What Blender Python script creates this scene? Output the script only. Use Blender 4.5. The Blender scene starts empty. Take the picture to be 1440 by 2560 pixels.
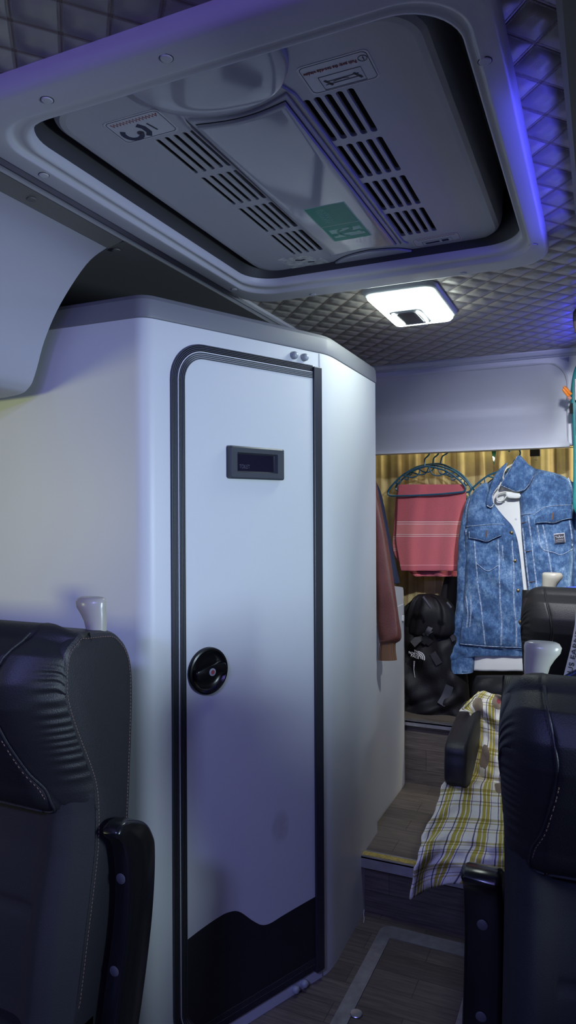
import bpy, bmesh, math, random
import numpy as np
from mathutils import Vector, Matrix
random.seed(4)
C = bpy.context.scene.collection
S = bpy.context.scene

# ---------------------------------------------------------------- camera
EYE = np.array([0.0, 0.0, 1.34])
YAW, ROLL, FPX = math.radians(24.12), math.radians(-0.277), 1756.4
_F = np.array([-math.sin(YAW), math.cos(YAW), 0.0]); _R = np.array([math.cos(YAW), math.sin(YAW), 0.0]); _U = np.array([0, 0, 1.0])
_R3 = _R*math.cos(ROLL)+_U*math.sin(ROLL); _U3 = _U*math.cos(ROLL)-_R*math.sin(ROLL)
cam = bpy.data.cameras.new('camera'); co = bpy.data.objects.new('camera', cam); C.objects.link(co)
cam.sensor_fit = 'VERTICAL'; cam.sensor_height = 36.0; cam.sensor_width = 20.25; cam.lens = FPX/2560*36.0
cam.clip_start = 0.02
M = Matrix(((_R3[0], _U3[0], -_F[0], 0), (_R3[1], _U3[1], -_F[1], 0), (_R3[2], _U3[2], -_F[2], EYE[2]), (0, 0, 0, 1)))
co.matrix_world = M
S.camera = co
S.view_settings.view_transform = 'Standard'; S.view_settings.look = 'None'
S.view_settings.exposure = 0.0; S.view_settings.gamma = 1.0; S.view_settings.use_curve_mapping = False
S.cycles.max_bounces = 8; S.cycles.diffuse_bounces = 5; S.cycles.glossy_bounces = 3
S.cycles.sample_clamp_indirect = 4.0

# ---------------------------------------------------------------- light
w = bpy.data.worlds.new('night'); S.world = w; w.use_nodes = True
w.node_tree.nodes['Background'].inputs[0].default_value = (0.02, 0.02, 0.06, 1)
w.node_tree.nodes['Background'].inputs[1].default_value = 0.3
def area(name, loc, look, sx, sy, power, col, spread=math.pi):
    l = bpy.data.lights.new(name, 'AREA'); l.shape = 'RECTANGLE'; l.size = sx; l.size_y = sy; l.energy = power; l.color = col; l.spread = spread
    o = bpy.data.objects.new(name, l); C.objects.link(o); o.location = loc
    o.rotation_euler = (Vector(look)-Vector(loc)).to_track_quat('-Z', 'Y').to_euler()
    return o
LED = (0.30, 0.22, 1.0)
# dome lamp over the aisle (its diffuser glows too)
area('dome_lamp_light', (-0.52, 2.05, 1.925), (-0.52, 2.05, 0), 0.17, 0.28, 0.45, (0.9, 1.0, 0.98))
# added blue fill light out of view, below the ceiling forward of the hatch
area('blue_fill_light', (-0.52, -0.60, 1.93), (-0.52, -0.60, 0), 0.18, 0.30, 32.0, (0.31, 0.36, 1.0))
# led strips along the inner edge of the right rack: a long one forward, two brighter stubs to the rear
area('led_light_long', (-0.055, -0.60, 1.900), (-1.2, -0.35, 1.86), 3.4, 0.04, 24.0, LED)
area('led_light_near', (-0.062, 1.36, 1.920), (-0.62, 1.36, 1.96), 0.60, 0.02, 0.50, (0.08, 0.08, 1.0))
area('led_light_far', (-0.060, 2.55, 1.905), (-0.6, 2.5, 1.96), 0.55, 0.02, 0.75, (0.05, 0.05, 1.0))
# reading lamp at the rack edge, aimed to the rear
area('reading_light', (-0.016, 1.86, 1.917), (-0.16, 3.05, 1.00), 0.05, 0.05, 8.5, (0.90, 0.92, 1.0), 1.55)
# added unseen warm fill lights for the rear recess: right end and overhead
area('rear_fill_light', (0.62, 3.08, 1.50), (-0.9, 3.25, 1.25), 0.12, 0.12, 14.0, (1.0, 0.90, 0.62))
area('rear_fill_strip', (-0.62, 3.215, 1.80), (-0.62, 3.235, 0.5), 0.60, 0.03, 1.0, (1.0, 0.88, 0.58))
# street light through the right and left side windows
area('right_window_light', (1.60, 0.88, 1.225), (-0.85, 1.62, 1.22), 0.45, 0.46, 48.0, (0.64, 0.82, 1.0))
area('left_window_light', (-2.25, -0.55, 1.34), (-1.2, 1.36, 1.30), 0.45, 0.25, 12.5, (0.95, 1.0, 0.42))

# ---------------------------------------------------------------- pixel of the photograph -> point on a real plane of the bus
def ray(u, v): return _F+_R3*((u-720)/FPX)+_U3*((1280-v)/FPX)
def on_x(u, v, x): d = ray(u, v); return EYE+d*(x/d[0])
def on_y(u, v, y): d = ray(u, v); return EYE+d*(y/d[1])
def on_z(u, v, z): d = ray(u, v); return EYE+d*((z-EYE[2])/d[2])
def deep(u, v, t): return EYE+ray(u, v)*t

# ---------------------------------------------------------------- materials
def mat(name, col, rough=0.5, metal=0.0, bump=0.0, bscale=200.0, emit=None, es=0.0, var=0.0, vscale=6.0, spec=0.5, coat=0.0, alpha=1.0, sheen=0.0):
    m = bpy.data.materials.new(name); m.use_nodes = True
    nt = m.node_tree; b = nt.nodes['Principled BSDF']
    b.inputs['Base Color'].default_value = (*col, 1); b.inputs['Roughness'].default_value = rough; b.inputs['Metallic'].default_value = metal
    b.inputs['Specular IOR Level'].default_value = spec; b.inputs['Coat Weight'].default_value = coat; b.inputs['Alpha'].default_value = alpha
    b.inputs['Sheen Weight'].default_value = sheen
    tc = nt.nodes.new('ShaderNodeTexCoord')
    if var > 0:
        n = nt.nodes.new('ShaderNodeTexNoise'); n.inputs['Scale'].default_value = vscale; n.inputs['Detail'].default_value = 6
        nt.links.new(tc.outputs['Object'], n.inputs['Vector'])
        r = nt.nodes.new('ShaderNodeValToRGB'); r.color_ramp.elements[0].position = 0.3; r.color_ramp.elements[1].position = 0.7
        r.color_ramp.elements[0].color = (*[c*(1-var) for c in col], 1); r.color_ramp.elements[1].color = (*[min(1, c*(1+var)) for c in col], 1)
        nt.links.new(n.outputs['Fac'], r.inputs['Fac']); nt.links.new(r.outputs['Color'], b.inputs['Base Color'])
    if bump > 0:
        n = nt.nodes.new('ShaderNodeTexNoise'); n.inputs['Scale'].default_value = bscale; n.inputs['Detail'].default_value = 3
        nt.links.new(tc.outputs['Object'], n.inputs['Vector'])
        bp = nt.nodes.new('ShaderNodeBump'); bp.inputs['Strength'].default_value = bump; bp.inputs['Distance'].default_value = 0.002
        nt.links.new(n.outputs['Fac'], bp.inputs['Height']); nt.links.new(bp.outputs['Normal'], b.inputs['Normal'])
    if emit is not None:
        b.inputs['Emission Color'].default_value = (*emit, 1); b.inputs['Emission Strength'].default_value = es
    return m
class N:
    """small node-graph helper"""
    def __init__(s, m): s.nt = m.node_tree; s.b = s.nt.nodes['Principled BSDF']
    def new(s, t, **k):
        n = s.nt.nodes.new(t)
        for a, v in k.items(): setattr(n, a, v)
        return n
    def link(s, a, b): s.nt.links.new(a, b)
    def val(s, x, sock):
        if isinstance(x, (int, float)): sock.default_value = x
        else: s.link(x, sock)
    def math(s, op, a, b=0.0, c=None):
        n = s.new('ShaderNodeMath', operation=op); s.val(a, n.inputs[0]); s.val(b, n.inputs[1])
        if c is not None: s.val(c, n.inputs[2])
        return n.outputs[0]
    def ramp(s, fac, stops, interp='LINEAR'):
        n = s.new('ShaderNodeValToRGB'); cr = n.color_ramp; cr.interpolation = interp
        while len(cr.elements) < len(stops): cr.elements.new(0.5)
        for e, (p, c) in zip(cr.elements, stops): e.position = p; e.color = (*c, 1)
        s.link(fac, n.inputs['Fac']); return n.outputs['Color']
    def mix(s, fac, a, b, mode='MIX'):
        n = s.new('ShaderNodeMix', data_type='RGBA', blend_type=mode); s.val(fac, n.inputs['Factor'])
        for x, sk in ((a, n.inputs['A']), (b, n.inputs['B'])):
            if isinstance(x, tuple): sk.default_value = (*x, 1)
            else: s.link(x, sk)
        return n.outputs['Result']
    def noise(s, scale, detail=4, vec=None, rough=0.5):
        n = s.new('ShaderNodeTexNoise'); n.inputs['Scale'].default_value = scale; n.inputs['Detail'].default_value = detail; n.inputs['Roughness'].default_value = rough
        if vec is not None: s.link(vec, n.inputs['Vector'])
        return n.outputs['Fac']
    def bump(s, h, strength=1.0, dist=0.002):
        n = s.new('ShaderNodeBump'); n.inputs['Strength'].default_value = strength; n.inputs['Distance'].default_value = dist
        s.link(h, n.inputs['Height']); s.link(n.outputs['Normal'], s.b.inputs['Normal'])
    def coord(s, kind='Object'): return s.new('ShaderNodeTexCoord').outputs[kind]
    def xyz(s, vec):
        n = s.new('ShaderNodeSeparateXYZ'); s.link(vec, n.inputs[0]); return n.outputs[0], n.outputs[1], n.outputs[2]
    def mapping(s, vec, scale=(1, 1, 1), loc=(0, 0, 0)):
        n = s.new('ShaderNodeMapping'); n.inputs['Scale'].default_value = scale; n.inputs['Location'].default_value = loc; s.link(vec, n.inputs['Vector']); return n.outputs[0]

m_cabin = mat('cabin_laminate', (0.62, 0.64, 0.64), 0.42, bump=0.05, bscale=900)
m_bulk = mat('bulkhead_shell', (0.52, 0.55, 0.60), 0.5, bump=0.05, bscale=900)
m_bin = mat('rack_shell', (0.38, 0.38, 0.42), 0.45, bump=0.05, bscale=900)
m_side = mat('side_panel_dark', (0.15, 0.145, 0.14), 0.6)
m_grey = mat('hatch_grey_plastic', (0.50, 0.50, 0.54), 0.40, bump=0.10, bscale=1500)
m_gloss = mat('hatch_gloss_plastic', (0.46, 0.465, 0.50), 0.09)
m_rim = mat('hatch_rim_plastic', (0.58, 0.58, 0.62), 0.42, bump=0.10, bscale=1500)
m_dark = mat('dark_plastic', (0.012, 0.012, 0.014), 0.5)
m_void = mat('duct_dark', (0.01, 0.01, 0.011), 0.9)
m_trim = mat('cornice_grey', (0.17, 0.175, 0.19), 0.5, bump=0.05, bscale=900)
m_alu = mat('anodised_trim', (0.075, 0.08, 0.09), 0.38, metal=0.6)
m_alu2 = mat('anodised_rail', (0.045, 0.048, 0.058), 0.42, metal=0.4)
m_kick = mat('kick_laminate', (0.016, 0.016, 0.02), 0.5)
m_silver = mat('brushed_aluminium', (0.55, 0.56, 0.58), 0.35, metal=0.9, var=0.12, vscale=40)
m_steel = mat('worn_steel', (0.30, 0.30, 0.30), 0.5, metal=0.6, var=0.2, vscale=30)
m_leather = mat('black_leather', (0.0115, 0.0115, 0.0125), 0.50, spec=0.4, bump=0.30, bscale=420)
m_leather2 = mat('black_leather_flank', (0.013, 0.013, 0.016), 0.48, bump=0.30, bscale=420)
m_fabric = mat('seat_fabric', (0.010, 0.010, 0.012), 0.8, bump=0.4, bscale=700)
m_arm = mat('armrest_gloss_black', (0.006, 0.006, 0.007), 0.22)
m_ivory = mat('ivory_plastic', (0.40, 0.38, 0.31), 0.26)
m_thread = mat('tan_thread', (0.16, 0.10, 0.075), 0.8)
m_white = mat('white_cotton', (0.74, 0.76, 0.72), 0.85, bump=0.15, bscale=500)
m_hang = mat('teal_hanger_plastic', (0.016, 0.085, 0.15), 0.35)
m_red = mat('red_print', (0.32, 0.055, 0.05), 0.6)
m_ink = mat('dark_ink', (0.045, 0.045, 0.06), 0.6)
m_navyink = mat('navy_ink', (0.02, 0.025, 0.07), 0.6)
m_film = mat('clear_film', (0.62, 0.62, 0.66), 0.3)
m_film2 = mat('worn_paper_film', (0.62, 0.62, 0.60), 0.5, var=0.35, vscale=60)
m_green = mat('sign_green', (0.012, 0.30, 0.20), 0.45, spec=0.25)
m_greenpale = mat('sign_pale', (0.36, 0.66, 0.54), 0.45, spec=0.25)
m_screen = mat('display_glass', (0.010, 0.008, 0.022), 0.2)
m_bezel = mat('display_bezel', (0.045, 0.052, 0.062), 0.4)
m_lamp = mat('lamp_diffuser', (0.9, 0.9, 0.9), 0.4, emit=(0.88, 1.0, 0.92), es=15.0)
m_lampbody = mat('lamp_body', (0.50, 0.55, 0.58), 0.3)
m_lampgrey = mat('lamp_switch', (0.34, 0.37, 0.40), 0.35)
m_ledstrip = mat('led_strip_cover', (0.3, 0.3, 0.5), 0.4, emit=(0.2, 0.2, 1.0), es=6.0)
m_glow = mat('reading_lens', (0.9, 0.9, 0.9), 0.4, emit=(1.0, 0.98, 0.9), es=9.0)
m_pack = mat('black_nylon', (0.0085, 0.0085, 0.0105), 0.62, spec=0.35, bump=0.5, bscale=160)
m_packlight = mat('grey_webbing', (0.035, 0.037, 0.048), 0.6, bump=0.2, bscale=600)
m_packgrey = mat('charcoal_nylon', (0.022, 0.022, 0.026), 0.55, bump=0.4, bscale=160)
m_logo = mat('logo_white', (0.62, 0.63, 0.65), 0.6)
m_brown = mat('brown_leather', (0.115, 0.038, 0.026), 0.42, bump=0.35, bscale=260, var=0.25, vscale=10)
m_rib = mat('brown_rib_knit', (0.15, 0.075, 0.035), 0.85)
m_navy = mat('navy_cloth', (0.014, 0.022, 0.055), 0.8)
m_black = mat('black_cloth', (0.008, 0.008, 0.010), 0.85)
m_brass = mat('brass_button', (0.22, 0.17, 0.10), 0.35, metal=0.8)
m_orange = mat('orange_plastic', (0.85, 0.25, 0.03), 0.35)
m_teal = mat('teal_nylon', (0.012, 0.20, 0.20), 0.5)
m_blue = mat('blue_print', (0.05, 0.10, 0.55), 0.5)
m_ribbon = mat('white_ribbon', (0.60, 0.60, 0.62), 0.5)
m_seam = mat('denim_seam', (0.28, 0.36, 0.48), 0.85, var=0.55, vscale=120)
m_tan = mat('buttonhole_thread', (0.20, 0.095, 0.04), 0.8)
m_wallpanel = mat('wall_panel', (0.20, 0.20, 0.22), 0.5)
m_glass = mat('window_pane', (0.8, 0.9, 0.9), 0.05); m_glass.node_tree.nodes['Principled BSDF'].inputs['Transmission Weight'].default_value = 1.0
m_yellow = mat('yellow_grip', (0.40, 0.31, 0.07), 0.7, var=0.3, vscale=120)
m_rope = mat('dark_cord', (0.02, 0.018, 0.015), 0.8)

def quilt():
    m = mat('quilted_vinyl', (0.34, 0.32, 0.295), 0.42); n = N(m)
    x, y, z = n.xyz(n.coord('Object'))
    a = n.math('DIVIDE', n.math('ADD', x, 0.08), 0.081); b = n.math('DIVIDE', n.math('SUBTRACT', y, 1.002), 0.0935)
    u = n.math('ADD', a, b); v = n.math('SUBTRACT', a, b)
    def dist(t):
        f = n.math('FRACT', n.math('ADD', t, 100.0)); return n.math('MINIMUM', f, n.math('SUBTRACT', 1.0, f))
    du, dv = dist(u), dist(v)
    d = n.math('MINIMUM', du, dv)
    # puffed cushion, a flat seam channel, and zig-zag stitches on either side of the seam
    pu = n.math('SINE', n.math('MULTIPLY', n.math('MINIMUM', n.math('MULTIPLY', du, 2.6), 1.0), 1.5708)); pv = n.math('SINE', n.math('MULTIPLY', n.math('MINIMUM', n.math('MULTIPLY', dv, 2.6), 1.0), 1.5708))
    puff = n.math('MULTIPLY', pu, pv)
    grain = n.noise(420, 3, n.coord('Object'))
    zig = n.math('MULTIPLY', n.math('SINE', n.math('MULTIPLY', u, 190.0)), n.math('SINE', n.math('MULTIPLY', v, 190.0)))
    near = n.math('LESS_THAN', n.math('ABSOLUTE', n.math('SUBTRACT', d, 0.05)), 0.018)
    st = n.math('MULTIPLY', n.math('MULTIPLY', zig, near), 0.10)
    h = n.math('ADD', n.math('ADD', puff, n.math('MULTIPLY', grain, 0.03)), st)
    n.bump(h, 0.9, 0.009)
    seam = n.math('LESS_THAN', d, 0.022); st_c = n.math('LESS_THAN', d, 0.05)
    c = n.mix(st_c, (0.34, 0.32, 0.295), (0.27, 0.235, 0.20)); c = n.mix(seam, c, (0.17, 0.13, 0.105))
    knot = n.math('LESS_THAN', n.math('MAXIMUM', du, dv), 0.055)
    c = n.mix(knot, c, (0.09, 0.06, 0.05))
    n.link(c, n.b.inputs['Base Color'])
    return m
m_quilt = quilt()
def planks(name, along_x=True, base=(0.115, 0.098, 0.080)):
    m = mat(name, base, 0.5); n = N(m); c = n.coord('Object')
    x, y, z = n.xyz(c)
    vec = n.mapping(c, (1, 1, 1))
    br = n.new('ShaderNodeTexBrick'); br.offset = 0.37
    br.inputs['Scale'].default_value = 1.0; br.inputs['Brick Width'].default_value = 0.42; br.inputs['Row Height'].default_value = 0.085
    br.inputs['Mortar Size'].default_value = 0.0012; br.inputs['Color1'].default_value = (*[k*1.25 for k in base], 1); br.inputs['Color2'].default_value = (*[k*0.72 for k in base], 1)
    br.inputs['Mortar'].default_value = (*[k*0.45 for k in base], 1); br.inputs['Bias'].default_value = 0.0
    comb = n.new('ShaderNodeCombineXYZ'); n.link(x, comb.inputs[0]); n.link(n.math('ADD', y, z), comb.inputs[1])
    n.link(comb.outputs[0], br.inputs['Vector'])
    g = n.noise(1.0, 5, n.mapping(c, (9, 150, 150)), 0.65)
    gr = n.ramp(g, [(0.32, (0.55, 0.55, 0.55)), (0.68, (1.35, 1.33, 1.28))])
    n.link(n.mix(1.0, br.outputs['Color'], gr, 'MULTIPLY'), n.b.inputs['Base Color'])
    n.bump(g, 0.15, 0.001)
    return m
m_planks = planks('vinyl_planks')
m_planks2 = planks('vinyl_planks_hatch', base=(0.095, 0.08, 0.066))
def denim():
    m = mat('acid_wash_denim', (0.07, 0.14, 0.28), 0.85, sheen=0.1); n = N(m); c = n.coord('Object')
    f = n.noise(8, 8, c, 0.78); f2 = n.noise(1.0, 6, n.mapping(c, (75, 75, 42)), 0.75); tw = n.noise(1.0, 2, n.mapping(c, (900, 300, 300)))
    s = n.math('ADD', n.math('MULTIPLY', f, 0.62), n.math('ADD', n.math('MULTIPLY', f2, 0.34), n.math('MULTIPLY', tw, 0.10)))
    col = n.ramp(s, [(0.42, (0.014, 0.038, 0.10)), (0.525, (0.048, 0.12, 0.26)), (0.60, (0.15, 0.265, 0.43)), (0.70, (0.52, 0.62, 0.73))])
    n.link(col, n.b.inputs['Base Color']); n.bump(n.noise(700, 2, c), 0.3, 0.001)
    return m
m_denim = denim()
def plaid():
    m = mat('yellow_plaid_cotton', (0.7, 0.68, 0.56), 0.9); n = N(m)
    u, v, _ = n.xyz(n.coord('UV'))
    W, Y, P, K = (0.78, 0.76, 0.62), (0.46, 0.39, 0.06), (0.135, 0.115, 0.16), (0.10, 0.09, 0.11)
    fu = n.math('FRACT', n.math('MULTIPLY', u, 5.0)); fv = n.math('FRACT', n.math('MULTIPLY', v, 8.0))
    wob = n.noise(60, 2)
    fu = n.math('FRACT', n.math('ADD', fu, n.math('MULTIPLY', wob, 0.03)))
    st = [(0.0, W), (0.20, P), (0.26, W), (0.36, Y), (0.52, W), (0.57, Y), (0.72, W), (0.78, P), (0.81, W)]
    cu = n.ramp(fu, st, 'CONSTANT')
    st2 = [(0.0, (1, 1, 1)), (0.16, (0.62, 0.57, 0.33)), (0.26, (1, 1, 1)), (0.31, (0.62, 0.57, 0.33)), (0.36, (1, 1, 1)), (0.55, (0.40, 0.37, 0.42)), (0.58, (1, 1, 1)), (0.66, (0.72, 0.66, 0.42)), (0.70, (1, 1, 1))]
    cv = n.ramp(fv, st2, 'CONSTANT')
    c = n.mix(1.0, cu, cv, 'MULTIPLY')
    vo = n.new('ShaderNodeTexVoronoi'); vo.inputs['Scale'].default_value = 3.3
    n.link(n.mapping(n.coord('UV'), (1, 1.7, 1), (0.28, 0.17, 0)), vo.inputs['Vector'])
    blob = n.math('LESS_THAN', n.math('ADD', vo.outputs['Distance'], n.math('MULTIPLY', n.noise(14, 2, n.coord('UV')), 0.14)), 0.37)
    sx, sy, sz = n.xyz(vo.outputs['Color'])
    pc = n.ramp(sx, [(0.0, (0.20, 0.15, 0.10)), (0.3, (0.30, 0.23, 0.16)), (0.55, (0.075, 0.075, 0.20)), (0.72, (0.24, 0.19, 0.13))], 'CONSTANT')
    inner = n.math('LESS_THAN', vo.outputs['Distance'], 0.10)
    pc = n.mix(n.math('MULTIPLY', inner, n.math('GREATER_THAN', sy, 0.5)), pc, (0.30, 0.05, 0.06))
    keep = n.math('MULTIPLY', blob, n.math('GREATER_THAN', sz, 0.25))
    n.link(n.mix(keep, c, pc), n.b.inputs['Base Color'])
    n.bump(n.noise(45, 4), 0.5, 0.004)
    return m
m_plaid = plaid()
def curtain_mat():
    m = mat('gold_stripe_curtain', (0.36, 0.26, 0.10), 0.8); n = N(m)
    u, v, _ = n.xyz(n.coord('UV'))
    f = n.math('FRACT', n.math('MULTIPLY', u, 1.0))
    cu = n.ramp(f, [(0.0, (0.56, 0.475, 0.24)), (0.57, (0.56, 0.475, 0.24)), (0.60, (0.34, 0.265, 0.13)), (0.97, (0.34, 0.265, 0.13)), (1.0, (0.56, 0.475, 0.24))])
    g = n.ramp(n.noise(14, 5, n.coord('Object')), [(0.35, (0.8, 0.8, 0.8)), (0.7, (1.15, 1.15, 1.1))])
    n.link(n.mix(1.0, cu, g, 'MULTIPLY'), n.b.inputs['Base Color']); n.bump(n.noise(500, 2, n.coord('Object')), 0.2, 0.001)
    return m
m_curtain = curtain_mat()
def towel_mat():
    m = mat('coral_terry', (0.800, 0.190, 0.210), 0.95, sheen=0.3); n = N(m)
    u, v, _ = n.xyz(n.coord('UV'))
    c = n.ramp(v, [(0.0, (0.651, 0.142, 0.175)), (0.07, (0.800, 0.304, 0.315)), (0.085, (0.682, 0.162, 0.184)), (0.36, (0.682, 0.162, 0.184)), (0.365, (0.800, 0.570, 0.542)), (0.372, (0.713, 0.190, 0.210)), (0.385, (0.800, 0.608, 0.578)), (0.392, (0.728, 0.228, 0.228)),
                   (0.49, (0.728, 0.228, 0.228)), (0.495, (0.800, 0.570, 0.542)), (0.502, (0.713, 0.190, 0.210)), (0.515, (0.800, 0.608, 0.578)), (0.522, (0.620, 0.133, 0.158))], 'CONSTANT')
    n.link(c, n.b.inputs['Base Color'])
    n.bump(n.noise(480, 3, n.coord('Object')), 0.9, 0.004)
    return m
m_towel = towel_mat()
def door_mat():
    m = mat('door_laminate', (0.62, 0.64, 0.64), 0.42); n = N(m); c = n.coord('Object')
    x, y, z = n.xyz(c)
    n.bump(n.noise(900, 2, c), 0.05, 0.002)
    d = n.math('ADD', n.math('POWER', n.math('MULTIPLY', n.math('SUBTRACT', y, 0.235), 34.0), 2.0), n.math('POWER', n.math('MULTIPLY', n.math('SUBTRACT', z, 0.43), 22.0), 2.0))
    f = n.math('SUBTRACT', 1.0, n.math('MULTIPLY', d, 0.8)); f = n.math('MULTIPLY', n.math('MAXIMUM', f, 0.0), n.noise(30, 4, c))
    n.link(n.mix(n.math('MINIMUM', f, 0.5), (0.62, 0.64, 0.64), (0.30, 0.28, 0.27)), n.b.inputs['Base Color'])
    return m
m_door = door_mat()

# ---------------------------------------------------------------- mesh helpers
ORG = {}
def mk(name, V, F, m, parent=None, smooth=True, uv=None, bevel=0.0, sub=0, solid=0.0, soff=0.0, ang=40, seg=2):
    V = np.asarray(V, float)
    o0 = np.array([V[:, 0].mean(), V[:, 1].mean(), V[:, 2].min()])
    me = bpy.data.meshes.new(name); me.from_pydata([tuple(p) for p in V-o0], [], [tuple(f) for f in F])
    if uv is not None:
        l = me.uv_layers.new(name='UVMap')
        for lp in me.loops: l.data[lp.index].uv = uv[lp.vertex_index]
    bm = bmesh.new(); bm.from_mesh(me); bmesh.ops.recalc_face_normals(bm, faces=bm.faces); bm.to_mesh(me); bm.free()
    for p in me.polygons: p.use_smooth = smooth
    if smooth and ang < 179: me.set_sharp_from_angle(angle=math.radians(ang))
    me.materials.append(m)
    o = bpy.data.objects.new(name, me); C.objects.link(o)
    place(o, o0, parent)
    if sub:
        s = o.modifiers.new('s', 'SUBSURF'); s.levels = sub; s.render_levels = sub
    if solid:
        s = o.modifiers.new('t', 'SOLIDIFY'); s.thickness = solid; s.offset = soff
    if bevel:
        s = o.modifiers.new('b', 'BEVEL'); s.width = bevel; s.segments = seg; s.limit_method = 'ANGLE'; s.angle_limit = math.radians(35)
    return o
def place(o, pos, parent=None):
    pos = np.asarray(pos, float)
    if parent is not None:
        o.parent = parent; o.location = tuple(pos-ORG[parent.name])
    else: o.location = tuple(pos)
    ORG[o.name] = pos
def tag(o, label, cat, group=None, kind=None):
    o['label'] = label; o['category'] = cat
    if group: o['group'] = group
    if kind: o['kind'] = kind
    return o
def thing(name, loc, label, cat, group=None):
    o = bpy.data.objects.new(name, None); C.objects.link(o); o.empty_display_size = 0.05; place(o, loc); return tag(o, label, cat, group)
def struct(o): o['kind'] = 'structure'; return o
def box(x0, x1, y0, y1, z0, z1):
    V = [(x, y, z) for x in (x0, x1) for y in (y0, y1) for z in (z0, z1)]
    return V, [(0, 1, 3, 2), (4, 6, 7, 5), (0, 4, 5, 1), (2, 3, 7, 6), (0, 2, 6, 4), (1, 5, 7, 3)]
def join(*parts):
    V, F = [], []
    for v, f in parts:
        k = len(V); V += [tuple(p) for p in v]; F += [tuple(i+k for i in q) for q in f]
    return V, F
def loft(rings, closed=True, cap=True):
    n = len(rings[0]); V = [tuple(p) for r in rings for p in r]; F = []
    for i in range(len(rings)-1):
        for j in range(n if closed else n-1):
            k = (j+1) % n; F.append((i*n+j, i*n+k, (i+1)*n+k, (i+1)*n+j))
    if cap and closed: F.append(tuple(range(n))[::-1]); F.append(tuple((len(rings)-1)*n+j for j in range(n)))
    return V, F
def grid(P):
    P = np.asarray(P); r, c = P.shape[:2]
    V = P.reshape(-1, 3); F = [(i*c+j, i*c+j+1, (i+1)*c+j+1, (i+1)*c+j) for i in range(r-1) for j in range(c-1)]
    uv = [(j/(c-1), i/(r-1)) for i in range(r) for j in range(c)]
    return V, F, uv
def rrect(x0, x1, y0, y1, r, n=8):
    out = []
    for cx, cy, a in ((x1-r, y1-r, 0), (x0+r, y1-r, 90), (x0+r, y0+r, 180), (x1-r, y0+r, 270)):
        for i in range(n+1):
            t = math.radians(a+90*i/n); out.append((cx+r*math.cos(t), cy+r*math.sin(t)))
    return out
def smooth_path(P, n=8, closed=False):
    P = [np.asarray(p, float) for p in P]; out = []; N_ = len(P)
    for i in range(N_ if closed else N_-1):
        p0 = P[(i-1) % N_] if (closed or i > 0) else 2*P[0]-P[1]
        p1, p2 = P[i], P[(i+1) % N_]
        p3 = P[(i+2) % N_] if (closed or i+2 < N_) else 2*P[-1]-P[-2]
        for k in range(n):
            t = k/n; out.append(0.5*((2*p1)+(-p0+p2)*t+(2*p0-5*p1+4*p2-p3)*t*t+(-p0+3*p1-3*p2+p3)*t**3))
    if not closed: out.append(P[-1])
    return out
def tube(P, r, n=10, flat=1.0):
    P = [np.asarray(p, float) for p in P]; rings = []; up = None
    R_ = r if hasattr(r, '__len__') else [r]*len(P)
    for i, p in enumerate(P):
        d = P[min(i+1, len(P)-1)]-P[max(i-1, 0)]; d = d/(np.linalg.norm(d)+1e-12)
        if up is None: up = np.array([0, 0, 1.0]) if abs(d[2]) < 0.9 else np.array([0, 1.0, 0])
        a = np.cross(d, up); a /= np.linalg.norm(a)+1e-12; b = np.cross(a, d); up = b
        rings.append([p+R_[i]*(a*math.cos(2*math.pi*k/n)+flat*b*math.sin(2*math.pi*k/n)) for k in range(n)])
    return loft(rings)
def fill(loops, z, thick, axis='z'):
    """flat plate with holes: loops[0] the outline, the others holes; extruded by thick along the axis"""
    bm = bmesh.new(); es = []
    for L in loops:
        vs = [bm.verts.new((p[0], p[1], 0)) for p in L]
        es += [bm.edges.new((vs[i], vs[(i+1) % len(vs)])) for i in range(len(vs))]
    bmesh.ops.triangle_fill(bm, use_beauty=True, use_dissolve=False, edges=es)
    bm.verts.index_update(); V2 = [tuple(v.co) for v in bm.verts]; F = [tuple(v.index for v in f.verts) for f in bm.faces]
    bd = [tuple(v.index for v in e.verts) for e in bm.edges if len(e.link_faces) == 1]; bm.free()
    n = len(V2)
    def at(p, h): return (p[0], p[1], h) if axis == 'z' else ((p[0], h, p[1]) if axis == 'y' else (h, p[0], p[1]))
    V = [at(p, z) for p in V2]+[at(p, z+thick) for p in V2]
    F = F+[tuple(i+n for i in f[::-1]) for f in F]+[(a, b, b+n, a+n) for a, b in bd]
    return V, F
def mapv(V, fn): return [tuple(fn(*p)) for p in V]
def lathe(prof, n=24):
    """prof: list of (radius, height) about +z"""
    rings = [[(r*math.cos(2*math.pi*k/n), r*math.sin(2*math.pi*k/n), h) for k in range(n)] for r, h in prof]
    return loft(rings)
def orient(V, pos, X, Z):
    X = np.asarray(X, float); Z = np.asarray(Z, float); X /= np.linalg.norm(X); Z /= np.linalg.norm(Z); Y = np.cross(Z, X)
    return [tuple(np.asarray(pos)+X*p[0]+Y*p[1]+Z*p[2]) for p in V]
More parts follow.
